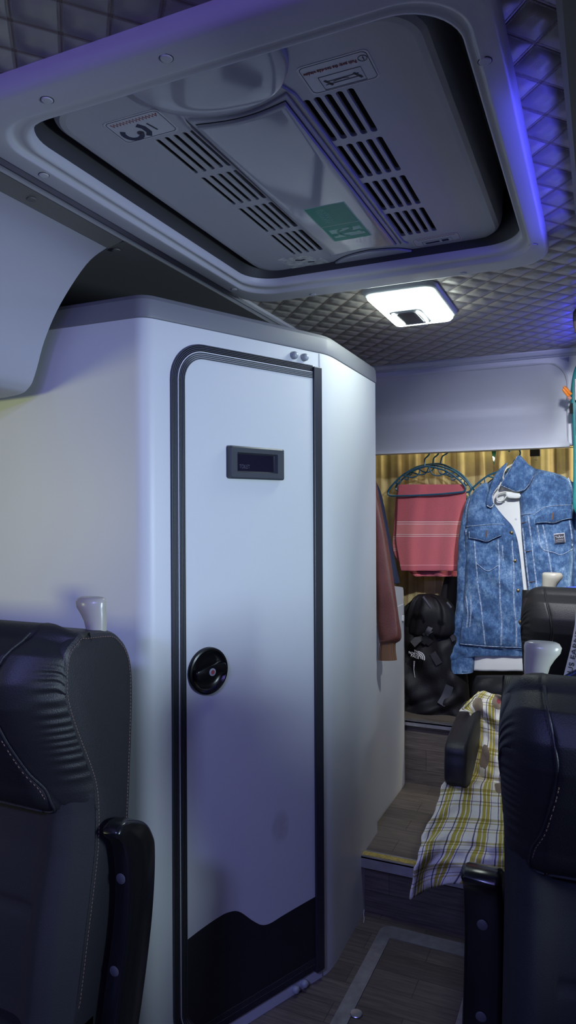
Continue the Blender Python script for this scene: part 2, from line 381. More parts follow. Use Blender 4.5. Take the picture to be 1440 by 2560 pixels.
def lettering(text, pos, right, up, size, m, parent, width=None, name='lettering', shear=0.0, align='LEFT', thick=0.0003):
    cu = bpy.data.curves.new(name, 'FONT'); cu.body = text; cu.size = size; cu.extrude = thick; cu.shear = shear; cu.align_x = align
    cu.materials.append(m)
    o = bpy.data.objects.new(name, cu); C.objects.link(o); place(o, pos, parent)
    r = np.asarray(right, float); r /= np.linalg.norm(r); u = np.asarray(up, float); u -= r*(u@r); u /= np.linalg.norm(u); nz = np.cross(r, u)
    o.rotation_euler = Matrix(((r[0], u[0], nz[0]), (r[1], u[1], nz[1]), (r[2], u[2], nz[2]))).to_euler()
    bpy.context.view_layer.update(); k = width/max(o.dimensions.x, 1e-6) if width else 1.0
    me = bpy.data.meshes.new_from_object(o.evaluated_get(bpy.context.evaluated_depsgraph_get())); me.transform(Matrix.Diagonal((k, 1, 1, 1)))
    if not me.materials: me.materials.append(m)
    q = bpy.data.objects.new(name, me); C.objects.link(q); q.parent = o.parent; q.location = o.location; q.rotation_euler = o.rotation_euler
    bpy.data.objects.remove(o); q.name = name; ORG[q.name] = np.asarray(pos, float)
    return q
def rowloft(rows, n=28, fold=None, steps=6, back=0.6, pw=0.8):
    """closed soft volume from rows (left point, right point, half thickness) running down the thing"""
    A = smooth_path([np.concatenate([r[0], r[1], [r[2]]]) for r in rows], steps); rings = []; uv = []
    for i, a in enumerate(A):
        l, r, t = a[:3], a[3:6], max(a[6], 1e-4); c = (l+r)/2; h = (r-l)/2; ring = []
        for k in range(n):
            f = 2*math.pi*k/n; cs, sn = math.cos(f), math.sin(f)
            q = c+h*math.copysign(abs(cs)**pw, cs); s = cs
            dy = -t*max(sn, 0)**0.7 if sn > 0 else t*back*(-sn)**0.7
            if fold and sn > 0: dy -= fold(s, i/(len(A)-1))*min(1.0, sn*2)
            ring.append((q[0], q[1]+dy, q[2]))
            uv.append((0.5+0.5*s, i/(len(A)-1)))
        rings.append(ring)
    V, F = loft(rings)
    return V, F, uv
def plate(out, y, thick, bulge=0.0, wid=0.02, fold=None, cuts=2, tilt=0.0):
    """soft flat piece facing -y: outline in (x, z), domed by bulge; y may be a function of (x, z)"""
    bm = bmesh.new(); vs = [bm.verts.new((p[0], p[1], 0)) for p in out]; bm.faces.new(vs)
    bmesh.ops.triangulate(bm, faces=bm.faces[:])
    for _ in range(cuts):
        L = np.mean([e.calc_length() for e in bm.edges])
        es = [e for e in bm.edges if e.calc_length() > L*0.6 and len(e.link_faces) == 2]
        bmesh.ops.subdivide_edges(bm, edges=es, cuts=1); bmesh.ops.triangulate(bm, faces=bm.faces[:])
        bmesh.ops.beautify_fill(bm, faces=bm.faces[:], edges=[e for e in bm.edges if len(e.link_faces) == 2])
    P = np.array(out, float); Q = np.roll(P, -1, 0)
    def dist(p):
        ab = Q-P; t = np.clip(((p-P)*ab).sum(1)/((ab*ab).sum(1)+1e-12), 0, 1); return np.sqrt((((P+ab*t[:, None])-p)**2).sum(1)).min()
    bm.verts.index_update(); fr, bk = [], []
    for v in bm.verts:
        p = np.array([v.co.x, v.co.y]); d = min(dist(p)/wid, 1.0); b = bulge*math.sqrt(max(0, 1-(1-d)**2))
        yy = y(p[0], p[1]) if callable(y) else y
        if fold: b += fold(p[0], p[1])*d
        fr.append((p[0], yy-b, p[1])); bk.append((p[0], yy+thick, p[1]))
    n = len(fr); F = [tuple(v.index for v in f.verts) for f in bm.faces]; bd = [tuple(v.index for v in e.verts) for e in bm.edges if len(e.link_faces) == 1]; bm.free()
    return fr+bk, F+[tuple(i+n for i in f[::-1]) for f in F]+[(a, b, b+n, a+n) for a, b in bd]
def pxz(pts, y): return [tuple(on_y(u, v, y)[[0, 2]]) for u, v in pts]
# ================================================================ the setting
CZ = 1.97          # ceiling height
XL, XR, YF, YB = -1.78, 0.74, -2.6, 3.42
struct(mk('floor', *box(XL, XR, YF, YB, -0.05, 0.0), m_planks, smooth=False))
struct(mk('floor_step', *box(XL, -0.36, 2.255, 2.905, 0.001, 0.198), m_planks, smooth=False))
struct(mk('floor_rear', *box(XL, XR, 2.905, YB, 0.001, 0.460), m_planks, smooth=False))
# step nosing: aluminium angle with a yellow grip strip
nose = struct(mk('trim_1', *join(box(-0.735, -0.36, 2.215, 2.262, 0.196, 0.203), box(-0.735, -0.36, 2.215, 2.2195, 0.165, 0.203)), m_silver, smooth=False, bevel=0.001))
mk('grip_strip', *box(-0.733, -0.36, 2.226, 2.250, 0.2025, 0.2045), m_yellow, nose, smooth=False)
struct(mk('trim_2', *join(box(-0.765, -0.30, 2.885, 2.915, 0.458, 0.466), box(-0.765, -0.30, 2.885, 2.889, 0.444, 0.466)), m_silver, smooth=False, bevel=0.001))
# ceiling with the opening of the hatch cut out
hx0, hx1, hy0, hy1 = -0.90, -0.145, 0.79, 1.79
cl = join(box(-0.985, hx0, YF, 3.03, CZ, CZ+0.012), box(hx1, -0.045, YF, 3.03, CZ, CZ+0.012), box(hx0, hx1, YF, hy0, CZ, CZ+0.012), box(hx0, hx1, hy1, 3.03, CZ, CZ+0.012))
o = mk('ceiling', *cl, m_quilt, smooth=False); struct(o)
# keep the quilting in bus coordinates
for v in o.data.vertices: v.co += Vector(o.location)
o.location = (0, 0, 0); ORG['ceiling'] = np.zeros(3)
struct(mk('roof', *box(XL-0.05, XR+0.05, YF-0.05, YB+0.05, 2.13, 2.16), m_wallpanel, smooth=False))
# aluminium edging between the quilting and the dark side panel, both sides
def edging(name, x, s):
    prof = [(0, CZ+0.004), (0.002, CZ-0.008), (0.012, CZ-0.012), (0.016, CZ-0.009), (0.0165, CZ-0.006), (0.018, CZ-0.006), (0.0185, CZ-0.010), (0.030, CZ-0.014), (0.034, CZ-0.006), (0.034, CZ+0.004)]
    V, F = loft([[(x+s*a, y, b) for a, b in prof] for y in (YF, 3.0)])
    return struct(mk(name, V, F, m_bin, ang=30))
edging('trim_3', -0.957, -1)
# side walls, with a window each
def side_wall(name, x, s, wz0, wz1, wy0, wy1):
    y0, y1 = YF, YB
    V, F = join(box(x, x+s*0.04, y0, y1, -0.05, wz0), box(x, x+s*0.04, y0, y1, wz1, 2.13), box(x, x+s*0.04, y0, wy0, wz0, wz1), box(x, x+s*0.04, wy1, y1, wz0, wz1))
    return struct(mk(name, V, F, m_wallpanel, smooth=False))
side_wall('wall_left', XL, -1, 0.86, 1.58, 0.0, 1.28)
wn = struct(mk('window_1', *join(box(XL-0.03, XL-0.01, -0.01, 1.29, 0.85, 0.88), box(XL-0.03, XL-0.01, -0.01, 1.29, 1.56, 1.59), box(XL-0.03, XL-0.01, -0.01, 0.02, 0.88, 1.56), box(XL-0.03, XL-0.01, 1.26, 1.29, 0.88, 1.56)), m_dark, smooth=False))
side_wall('wall_right', XR, 1, 0.92, 1.56, 0.40, 1.42)
struct(mk('window_3', *join(box(XR+0.01, XR+0.03, 0.39, 1.43, 0.91, 0.94), box(XR+0.01, XR+0.03, 0.39, 1.43, 1.54, 1.57), box(XR+0.01, XR+0.03, 0.39, 0.42, 0.94, 1.54), box(XR+0.01, XR+0.03, 1.40, 1.43, 0.94, 1.54)), m_dark, smooth=False))
struct(mk('wall_front', *box(XL, XR, YF-0.04, YF, -0.05, 2.13), m_wallpanel, smooth=False))
struct(mk('wall_rear', *box(XL, XR, YB, YB+0.04, -0.05, 2.13), m_wallpanel, smooth=False))
# dark side panel over the cabin, running back from the edging
SPZ = 1.955
struct(mk('trim_4', *box(XL, -0.985, 1.305, 3.0, SPZ, SPZ+0.01), m_side, smooth=False))

# rear bulkhead: header and side pillar around a scooped panel
hole = smooth_path([(-0.955, 1.60)], 1)
hx = [(-1.75, 1.605), (-0.13, 1.605)] 
px0, px1, pz0, pz1 = -1.70, -0.128, 1.598, 1.928
cor = [(px1-0.075+0.075*math.cos(math.radians(a)), pz1-0.085+0.085*math.sin(math.radians(a))) for a in range(0, 91, 9)]
outl = [(XL, pz0), (px0, pz0), (px0, pz1)]+cor[::-1]+[(px1, pz0), (-0.10, pz0), (-0.085, 1.40), (-0.05, 1.20), (XR, 1.20), (XR, 2.10), (XL, 2.10)]
V, F = fill([outl], 2.985, 0.045, 'y')
struct(mk('wall_rear_header', V, F, m_bulk, ang=30, bevel=0.008))
# scoop: set back under the header, sweeping out to a rolled bottom edge
rows = []
for i in range(31):
    s = i/30; z = 1.945-s*(1.945-1.597); yy = float(np.interp(s, [0, 0.04, 0.20, 0.34, 0.44, 0.56, 0.72, 0.88, 1.0], [2.99, 3.0, 3.085, 3.155, 3.18, 3.175, 3.12, 3.045, 2.985]))
    rows.append([(x, yy-(yy-2.985)*max(0, (x+0.30)/0.19)**2, z) for x in np.linspace(px0, px1+0.01, 24)])
rows.append([(x, 2.985, 1.5935) for x in np.linspace(px0, px1+0.01, 24)]); rows.append([(x, 3.03, 1.593) for x in np.linspace(px0, px1+0.01, 24)])
V, F, _ = grid(rows); struct(mk('wall_rear_panel', V, F, m_bulk, ang=60, solid=0.004))
# rolled edging where the quilting meets the bulkhead
V, F = loft([[(x, 2.93+a, CZ-b) for a, b in [(0, 0), (0, 0.006), (0.010, 0.014), (0.024, 0.016), (0.034, 0.010), (0.040, 0.018), (0.056, 0.020), (0.060, 0)]] for x in (-1.0, XR)])
struct(mk('trim_5', V, F, m_bulk, ang=30))
tag(mk('bracket', *join(box(-0.915, -0.905, 2.80, 2.815, 1.925, 1.97), box(-0.915, -0.890, 2.80, 2.815, 1.920, 1.928)), m_steel, smooth=False, bevel=0.001), 'tiny metal clip bracket at the ceiling corner above the tall white cabin edge', 'bracket')

# ================================================================ toilet cabin
DA = math.radians(23.7); DD = np.array([math.sin(DA), math.cos(DA), 0.0]); DN = np.array([math.cos(DA), -math.sin(DA), 0.0]); P0 = np.array([-0.742, 1.888, 0.0])
def D(s, z, h=0.0):            # s along the door face, z up, h out of the face
    return tuple(P0+DD*s+DN*h+np.array([0, 0, z]))
def DV(V): return [D(*p) for p in V]
cabin = thing('toilet_cabin', (-1.1, 1.9, 0.0), 'tall grey-white toilet cabin with a narrow round-cornered door and dark cornice', 'toilet cabin')
def plan(off, r1=0.025, bend=0.05):
    """outline of the cabin seen from above, pushed out by off"""
    c1 = P0+DD*-0.578; d1 = P0+DD*0.034
    base = [np.array([XL+0.005, 1.356-off]), np.array([c1[0], c1[1]-off])+0, d1[:2]+DN[:2]*off, np.array([-0.732+off, 1.99]), np.array([-0.737+off, 2.412]), np.array([XL+0.005, 2.412])]
    # corner between the side face and the door face
    n1 = np.array([0, -1.0]); n2 = DN[:2]
    k = c1[:2]+ (n1*off+n2*off)/(1+n1@n2)
    out = [base[0]]
    a0 = np.array([-1.0, 0.0]); b0 = DD[:2]
    A, B = k+a0*r1*1.2, k+b0*r1*1.2
    for i in range(7):
        t = i/6; out.append((1-t)**2*A+2*t*(1-t)*k+t*t*B)
    # soft bend from the door face to the aisle face
    k2 = base[2]; A, B = k2-DD[:2]*bend*0.6, k2+np.array([0, 1.0])*bend
    for i in range(7):
        t = i/6; out.append((1-t)**2*A+2*t*(1-t)*k2+t*t*B)
    out += [base[4], base[5]]
    return out
body = [[(p[0], p[1], z) for p in plan(0)] for z in (0.0, 1.797)]
mk('shell', *loft(body), m_cabin, cabin, ang=25)
cor_r = [(0.000, 1.797), (0.0025, 1.799), (0.0035, 1.803), (0.0015, 1.842), (-0.004, 1.852), (-0.014, 1.856)]
mk('cornice', *loft([[(p[0], p[1], z) for p in plan(o_)] for o_, z in cor_r]), m_trim, cabin, ang=25)
# door panel
def doorpath(off):
    """left side of the door, from the top right, round the corner, down and back to the bottom right; off inward"""
    l, t, b, r = -0.507+off, 1.757-off, 0.036+off, max(0.095-off, 0.01); P = [(-0.034, t)]
    P += [(l+r+r*math.cos(math.radians(a)), t-r+r*math.sin(math.radians(a))) for a in range(90, 181, 9)]
    P += [(l+r+r*math.cos(math.radians(a)), b+r+r*math.sin(math.radians(a))) for a in range(180, 271, 9)]
    P += [(-0.034, b)]
    return P
def flute(o0, o1, h, n):
    prof = [(o0, 0.0005), (o0, h*0.8)]
    w_ = (o1-o0)/n
    for i in range(n):
        prof += [(o0+w_*(i+0.15), h), (o0+w_*(i+0.75), h), (o0+w_*(i+0.86), h*0.35)]
    prof += [(o1, h*0.7), (o1, 0.0005)]
    rings = []
    paths = [(doorpath(a), h_) for a, h_ in prof]
    for k in range(len(paths[0][0])): rings.append([D(p[k][0], p[k][1], h_) for p, h_ in paths])
    return loft(rings)
dp = doorpath(0.018)
V, F = fill([dp], 0.001, 0.005, 'z'); door = mk('door', DV(V), F, m_door, cabin, ang=30)
for v in door.data.vertices: pass
mk('door_frame', *flute(0.0, 0.0165, 0.006, 4), m_alu, cabin, ang=25)
seal = flute(0.0205, 0.038, 0.0085, 4); mk('edge_trim', *seal, m_alu, door, ang=25)
V, F = fill([doorpath(0.014)+doorpath(0.024)[::-1]], 0.0008, 0.0008, 'z'); mk('shadow_gap_seal', DV(V), F, m_dark, cabin, ang=30)
# dark kick panel with a wavy upper edge
wave = smooth_path([(-0.469, 0.302), (-0.43, 0.311), (-0.38, 0.3195), (-0.345, 0.3205), (-0.31, 0.309), (-0.265, 0.268), (-0.235, 0.245), (-0.205, 0.237), (-0.16, 0.240), (-0.10, 0.243), (-0.036, 0.2455)], 6)
low = [p for p in doorpath(0.0375) if p[1] < 0.2]
V, F = fill([[tuple(p) for p in wave]+low[::-1]], 0.006, 0.0006, 'z'); mk('kick_panel', DV(V), F, m_kick, door, ang=30)
# hinge rail and the seam beside it
V, F = join(box(-0.036, -0.0045, 0.030, 1.753, 0.0005, 0.013)); mk('hinge_rail', DV(V), F, m_alu2, cabin, smooth=False, bevel=0.002)
V, F = box(-0.0045, -0.001, 0.0, 1.796, 0.0002, 0.0016); mk('seam_strip', DV(V), F, m_silver, cabin, smooth=False)
# hinge cap nuts, two above and two below
for s, z in ((-0.106, 1.775), (-0.066, 1.775), (-0.113, 0.0175), (-0.080, 0.0185)):
    V, F = lathe([(0.0001, 0), (0.0105, 0), (0.0110, 0.003), (0.0105, 0.010), (0.0085, 0.0145), (0.005, 0.0165), (0.0001, 0.017)], 20)
    mk('cap_nut', orient(V, D(s, z, 0), DD, DN), F, m_lampgrey, cabin, ang=50)
# occupancy display
fr = [rrect(-0.343, -0.157, 1.426, 1.510, 0.006, 4), rrect(-0.343, -0.157, 1.426, 1.510, 0.006, 4), rrect(-0.339, -0.161, 1.430, 1.506, 0.005, 4), rrect(-0.319, -0.181, 1.443, 1.494, 0.002, 4), rrect(-0.315, -0.185, 1.447, 1.490, 0.001, 4)]
V, F = loft([[D(p[0], p[1], h) for p in r] for r, h in zip(fr, (0.006, 0.018, 0.021, 0.020, 0.011))]); sgn = mk('occupancy_display', V, F, m_bezel, door, ang=30)
V, F = box(-0.3155, -0.1845, 1.4465, 1.4905, 0.009, 0.0112); mk('screen', DV(V), F, m_screen, sgn, smooth=False)
lettering('TOILET', D(-0.306, 1.4535, 0.0113), DD, (0, 0, 1), 0.0145, mat('dim_segment_text', (0.05, 0.05, 0.085), 0.5), sgn, width=0.034)
# turn latch: dished escutcheon, bar and indicator button
pl = [(0.0001, 0.0068), (0.030, 0.0070), (0.044, 0.0082), (0.0485, 0.0125), (0.0525, 0.0165), (0.0570, 0.0155), (0.0588, 0.012), (0.0590, 0.0056), (0.0001, 0.0053)]
V, F = lathe([(r, h) for r, h in pl[:-1]], 40); lat = mk('latch', orient(V, D(-0.4065, 0.946, 0), DD, DN), F, m_arm, door, ang=50)
pts = smooth_path([(-0.046, -0.006), (-0.044, 0.010), (-0.028, 0.0145), (0.0, 0.0165), (0.028, 0.0145), (0.044, 0.010), (0.046, -0.006), (0.040, -0.0135), (0.0, -0.0165), (-0.040, -0.0135)], 5, True)
V, F = loft([[(p[0]*k, p[1]*k, h) for p in pts] for k, h in ((1, 0.006), (1, 0.024), (0.95, 0.027), (0.9, 0.0275))]); rot = math.radians(8)
V = [(x*math.cos(rot)-y*math.sin(rot), x*math.sin(rot)+y*math.cos(rot), h) for x, y, h in V]
mk('turn_bar', orient(V, D(-0.4065, 0.946, 0), DD, DN), F, m_arm, lat, ang=30)
V, F = lathe([(0.0001, 0.026), (0.0095, 0.026), (0.0095, 0.0290), (0.0075, 0.0295), (0.0001, 0.0290)], 20); mk('button', orient(V, D(-0.4065, 0.946, 0), DD, DN), F, m_lampgrey, lat, ang=40)
V, F = lathe([(0.0001, 0.0291), (0.0055, 0.0291), (0.0055, 0.0299), (0.0001, 0.0300)], 16); mk('indicator', orient(V, D(-0.4065, 0.946, 0), DD, DN), F, m_red, lat, ang=40)

# white cabinet behind the cabin, its side turned to the aisle
cab = thing('side_cabinet', (-1.0, 2.65, 0.198), 'low white cabinet with a rounded top behind the toilet cabin, on the step', 'cabinet')
pr = smooth_path([(2.874, 0.955), (2.874, 1.000), (2.868, 1.018), (2.850, 1.026), (2.70, 1.045), (2.50, 1.058)], 4)
out = [(2.426, 0.198), (2.874, 0.198)]+[tuple(p) for p in pr]+[(2.426, 1.060)]
V, F = fill([out], -1.45, 0.69, 'x'); mk('body', V, F, m_cabin, cab, ang=30)
mk('side_panel', *box(-0.762, -0.758, 2.430, 2.866, 0.205, 0.955), m_cabin, cab, smooth=False, bevel=0.001)
mk('edge_strip', *box(-0.7585, -0.7565, 2.866, 2.8735, 0.205, 0.955), m_silver, cab, smooth=False)
V, F = fill([rrect(-0.008, 0.008, -0.012, 0.012, 0.004, 4)], 0, 0.006, 'z'); mk('catch', [(-0.7575+p[2], 2.846+p[0], 0.898+p[1]) for p in V], F, m_logo, cab, ang=30, bevel=0.001)

# ================================================================ roof hatch
HZ = 1.985
m_well = mat('well_wall_dark', (0.045, 0.045, 0.048), 0.6)
hat = thing('roof_hatch', (-0.525, 1.28, 1.94), 'grey plastic roof escape hatch with slotted vents set into the quilted ceiling', 'roof hatch')
OUT = (-0.935, -0.112, 0.752, 1.835, 0.085); INN = (-0.862, -0.164, 0.846, 1.705, 0.085)
def rr_t(t):
    a = [OUT[i]+(INN[i]-OUT[i])*t for i in range(4)]; r = OUT[4]+(INN[4]-OUT[4])*t; return rrect(*a, max(r, 0.01), 10)
prof = [(0.0, 1.974), (0.0, 1.962), (0.03, 1.950), (0.09, 1.9435), (0.16, 1.9415), (0.50, 1.9425), (0.62, 1.9405), (0.67, 1.9415), (0.71, 1.9480), (0.76, 1.9495), (0.84, 1.9485), (0.89, 1.9470), (0.94, 1.9485), (0.98, 1.955), (1.0, 1.965)]
mk('rim', *loft([[(x, y, z) for x, y in rr_t(t)] for t, z in prof], cap=False), m_rim, hat, ang=60)
mk('well_wall', *loft([[(x, y, z) for x, y in rr_t(t)] for t, z in [(0.995, 1.9655), (1.01, 1.967), (1.01, 2.085)]], cap=False), m_well, hat, ang=60)  # inner wall of the well, one plain dark colour
mk('well', *box(-0.90, -0.13, 0.80, 1.76, 2.084, 2.092), m_side, hat, smooth=False)
# slotted tray
slots = []
def slot(x0, x1, y0, y1, r):
    r = min(r, (x1-x0)/2-0.0005)
    def arc(cx, cy, a): return [(cx+r*math.cos(math.radians(a+i*22.5)), cy+r*math.sin(math.radians(a+i*22.5))) for i in range(5)]
    return arc(x1-r, y1-r, 0)+arc(x0+r, y1-r, 90)+arc(x0+r, y0+r, 180)+arc(x1-r, y0+r, 270)
GR = [(1.017, 1.150), (1.169, 1.300), (1.321, 1.458), (1.478, 1.614)]
for y0, y1 in GR:
    for k in range(5):
        xa = -0.428+k*0.0182; slots.append(slot(xa, xa+0.0115, y0, y1, 0.005))
        xb = -0.708+k*0.0182; slots.append(slot(xb, xb+0.0115, y0, y1, 0.005))
TR = (-0.838, -0.212, 0.872, 1.724, 0.075)
def tr(o_): return rrect(TR[0]-o_, TR[1]+o_, TR[2]-o_, TR[3]+o_, TR[4]+o_, 10)
V, F = fill([tr(-0.018)]+slots, HZ, 0.007, 'z')
ring = [(-0.018, HZ), (-0.008, HZ+0.001), (0.0, HZ+0.006), (0.005, HZ+0.016), (0.008, HZ+0.032), (0.010, 2.088)]
V2, F2 = loft([[(x, y, z) for x, y in tr(o_)] for o_, z in ring], cap=False)
tray = mk('vent_tray', *join((V, F), (V2, F2)), m_grey, hat, ang=25)
mk('duct_lining', *box(-0.80, -0.25, 0.93, 1.68, HZ+0.030, HZ+0.034), m_void, tray, smooth=False)
# raised surround and glossy covers
def pad(name, out, z0, h, m, parent, r=0.004, **k):
    P = np.array(out); c = P.mean(0)
    def ins(d):
        v = P-c; L = np.linalg.norm(v, axis=1)[:, None]; return c+v*(1-d/L)
    return mk(name, *loft([[(x, y, z) for x, y in ins(d)] for d, z in ((0, z0), (0, z0-h*0.55), (r*0.35, z0-h*0.88), (r, z0-h), (r*2, z0-h*1.03))]), m, parent, ang=30, **k)
def poly(*segs):
    out = []
    for s_ in segs: out += [tuple(p) for p in s_]
    return out
cx0, cx1 = -0.609, -0.449
def arc_top(y0, dip, x0, x1, n=14): return [(x0+(x1-x0)*i/n, y0+dip*math.sin(math.pi*i/n)) for i in range(n+1)]
surround = poly(arc_top(0.985, 0.022, -0.617, -0.440), arc_top(1.655, -0.022, -0.440, -0.617))
pad('surround', surround, HZ, 0.004, m_grey, tray, r=0.002)
gap = poly(arc_top(0.997, 0.013, cx0-0.002, cx1+0.002), arc_top(1.645, -0.014, cx1+0.002, cx0-0.002))
pad('gap_seal', gap, HZ-0.002, 0.0026, m_dark, tray, r=0.001)
centre = poly(arc_top(1.000, 0.012, cx0, cx1), arc_top(1.642, -0.013, cx1, cx0))
cc = pad('centre_cover', centre, HZ-0.002, 0.008, m_gloss, hat, r=0.004)
fc = poly([tuple(p) for p in smooth_path([(-0.650, 0.850), (-0.648, 0.905), (-0.625, 0.950), (-0.580, 0.978), (-0.525, 0.986), (-0.470, 0.978), (-0.428, 0.950), (-0.402, 0.905), (-0.398, 0.850)], 5)])
V = []; c0 = np.array([-0.524, 0.90])
P = np.array(fc); rings = []
for k_, dz in ((1.0, 0.0), (1.0, -0.006), (0.985, -0.0095), (0.95, -0.0105), (0.6, -0.012)):
    rings.append([(c0[0]+(x-c0[0])*k_, c0[1]+(y-c0[1])*k_ if y > c0[1] else y, HZ+dz) for x, y in P])
mk('handle_cover', *loft(rings), m_gloss, hat, ang=30)
rc = poly([tuple(p) for p in smooth_path([(-0.645, 1.7235), (-0.620, 1.698), (-0.585, 1.675), (-0.525, 1.662), (-0.465, 1.675), (-0.432, 1.698), (-0.408, 1.7235)], 6)])
pad('rear_cover', rc, HZ, 0.006, m_gloss, hat, r=0.003)
P = np.array(rc)*1.0; c_ = P.mean(0); mk('rear_cover_seal', *fill([[tuple(c_+(p-c_)*1.035) if p[1] < 1.722 else tuple(p) for p in P]], HZ-0.0012, 0.0012, 'z'), m_dark, tray, ang=30)
# ridge creases beside the surround
mk('crease', *join(tube([(-0.440, 0.965, HZ-0.0015), (-0.430, 0.995, HZ-0.0015), (-0.4325, 1.64, HZ-0.0015), (-0.425, 1.66, HZ-0.0015)], 0.0022, 8), tube([(-0.618, 0.955, HZ-0.0015), (-0.625, 0.995, HZ-0.0015), (-0.6165, 1.64, HZ-0.0015), (-0.622, 1.66, HZ-0.0015)], 0.0022, 8)), m_grey, tray)
# rim screw caps
for x, y in ((-0.141, 0.967), (-0.736, 0.792), (-0.905, 0.965), (-0.140, 1.68), (-0.318, 1.805), (-0.729, 1.805), (-0.905, 1.673), (-0.525, 0.785)):
    V, F = lathe([(0.0001, 0.0), (0.0085, 0.0), (0.0085, 0.0012), (0.0075, 0.0022), (0.0001, 0.0026)], 20); V = [(x+a, y+b, 1.9425-c) for a, b, c in V]
    cp = mk('screw_cap', V, F, m_rim, hat, ang=40)
    V, F = lathe([(0.0083, 0.0002), (0.0098, 0.0002), (0.0098, 0.0007), (0.0083, 0.0007)], 20); mk('ring_shadow_gap', [(x+a, y+b, 1.9425-c) for a, b, c in V], F, m_dark, cp)
# exit sign: green upper field, pale lower field with a running figure; it reads from the far side
ZS = HZ-0.0106
sg = mk('exit_sign', *fill([rrect(-0.572, -0.480, 1.360, 1.553, 0.001, 2)], ZS, 0.0005, 'z'), m_greenpale, hat, smooth=False)
mk('upper_field', *fill([[(-0.5695, 1.363), (-0.4825, 1.363), (-0.4825, 1.462), (-0.5695, 1.462)]], ZS-0.0003, 0.0003, 'z'), m_green, sg, smooth=False)
mk('lower_field', *fill([[(-0.5695, 1.466), (-0.4825, 1.466), (-0.4825, 1.550), (-0.5695, 1.550)], [(-0.562, 1.486), (-0.489, 1.486), (-0.489, 1.534), (-0.562, 1.534)]], ZS-0.0003, 0.0003, 'z'), m_green, sg, smooth=False)
def stroke(P, w_, z=ZS-0.0006, h=0.0003):
    P = [np.array(p, float) for p in P]; L, R_ = [], []
    for i, p in enumerate(P):
        d = P[min(i+1, len(P)-1)]-P[max(i-1, 0)]; d /= np.linalg.norm(d)+1e-9; q = np.array([-d[1], d[0]])*w_/2; L.append(p+q); R_.append(p-q)
    V = [(*a, z) for a in L]+[(*a, z) for a in R_]; n = len(L); V += [(x, y, zz+h) for x, y, zz in V]
    F = []
    for i in range(n-1): F += [(i, i+1, n+i+1, n+i), (2*n+i, 3*n+i, 3*n+i+1, 2*n+i+1), (i, 2*n+i, 2*n+i+1, i+1), (n+i, n+i+1, 3*n+i+1, 3*n+i)]
    F += [(0, n, 3*n, 2*n), (n-1, 3*n-1, 4*n-1, 2*n-1)]
    return V, F
# figure: head, trunk, arms and legs running toward the far edge
fig = [stroke([(-0.556+0.005*math.cos(a), 1.516+0.004*math.sin(a)) for a in np.linspace(0, 2*math.pi, 14)], 0.006),
       stroke([(-0.546, 1.510), (-0.534, 1.508), (-0.521, 1.506)], 0.012), stroke([(-0.544, 1.512), (-0.537, 1.526), (-0.526, 1.533)], 0.006), stroke([(-0.545, 1.504), (-0.541, 1.494), (-0.532, 1.489)], 0.006),
       stroke([(-0.523, 1.502), (-0.512, 1.498), (-0.510, 1.487), (-0.512, 1.480)], 0.008), stroke([(-0.522, 1.508), (-0.508, 1.511), (-0.496, 1.508), (-0.490, 1.520)], 0.008)]
mk('running_figure', *join(*fig), m_green, sg, smooth=False)
scr = [stroke([(-0.547+0.0065*math.sin(i*1.9+j)+0.006*j, 1.372+0.0030*i+0.0015*math.cos(i*2.3)) for i in range(25)], 0.0013) for j in (0, 2)]
mk('script_mark', *join(*scr), m_greenpale, sg, smooth=False)
# instruction stickers
def sticker(x0, x1, y0, y1, m, r=0.008, border=m_ink, skew=0.0):
    z = HZ-0.0005
    s_ = mk('sticker', *fill([[(x, y+skew*(x-x0)) for x, y in rrect(x0, x1, y0, y1, r, 5)]], z, 0.0005, 'z'), m, tray, smooth=False)
    b = [(x, y+skew*(x-x0)) for x, y in rrect(x0+0.003, x1-0.003, y0+0.003, y1-0.003, r, 5)]
    b2 = [(x, y+skew*(x-x0)) for x, y in rrect(x0+0.0038, x1-0.0038, y0+0.0038, y1-0.0038, r*0.95, 5)]
    mk('border', *fill([b, b2], z-0.0003, 0.0003, 'z'), border, s_, smooth=False)
    return s_
TZ = HZ-0.0009
RX, UY = (-1, 0, 0), (0, 1, 0)
s1 = sticker(-0.406, -0.297, 0.938, 1.010, m_film)
lettering('Push away the two-side window', (-0.318, 0.954, TZ), RX, UY, 0.0105, m_red, s1, width=0.082)
lettering('1', (-0.3075, 0.952, TZ), RX, UY, 0.011, m_ink, s1, align='CENTER')
cir = [(-0.3085+0.0065*math.cos(a), 0.9555+0.0065*math.sin(a)) for a in np.linspace(0, 2*math.pi, 25)]; mk('ring_mark', *stroke(cir, 0.0009, TZ), m_ink, s1, smooth=False)
pic = [stroke([(-0.383, 0.972), (-0.317, 0.972), (-0.317, 1.004), (-0.383, 1.004), (-0.383, 0.972)], 0.0009, TZ), stroke([(-0.376, 0.986), (-0.324, 0.985)], 0.0016, TZ), stroke([(-0.378, 0.993), (-0.322, 0.992)], 0.0016, TZ), stroke([(-0.377, 0.982), (-0.368, 0.997)], 0.004, TZ), stroke([(-0.331, 0.982), (-0.322, 0.997)], 0.004, TZ), stroke([(-0.365, 0.989), (-0.350, 0.987), (-0.340, 0.989)], 0.0012, TZ)]
mk('bar_diagram', *join(*pic), m_ink, s1, smooth=False)
s2 = sticker(-0.756, -0.647, 0.938, 1.008, m_film)
red = [stroke([(-0.745+i*0.0032, 0.951+(0.0045 if i % 2 else -0.0035)) for i in range(29) if True], 0.0020, TZ)]
mk('worn_red_text', *join(*red), m_red, s2, smooth=False)
pic = [stroke([(-0.727+0.016*math.cos(a), 0.984+0.017*math.sin(a)) for a in np.linspace(0.3, 3.9, 14)], 0.009, TZ), stroke([(-0.705, 0.965), (-0.698, 0.975), (-0.697, 0.990), (-0.704, 1.000)], 0.010, TZ)]
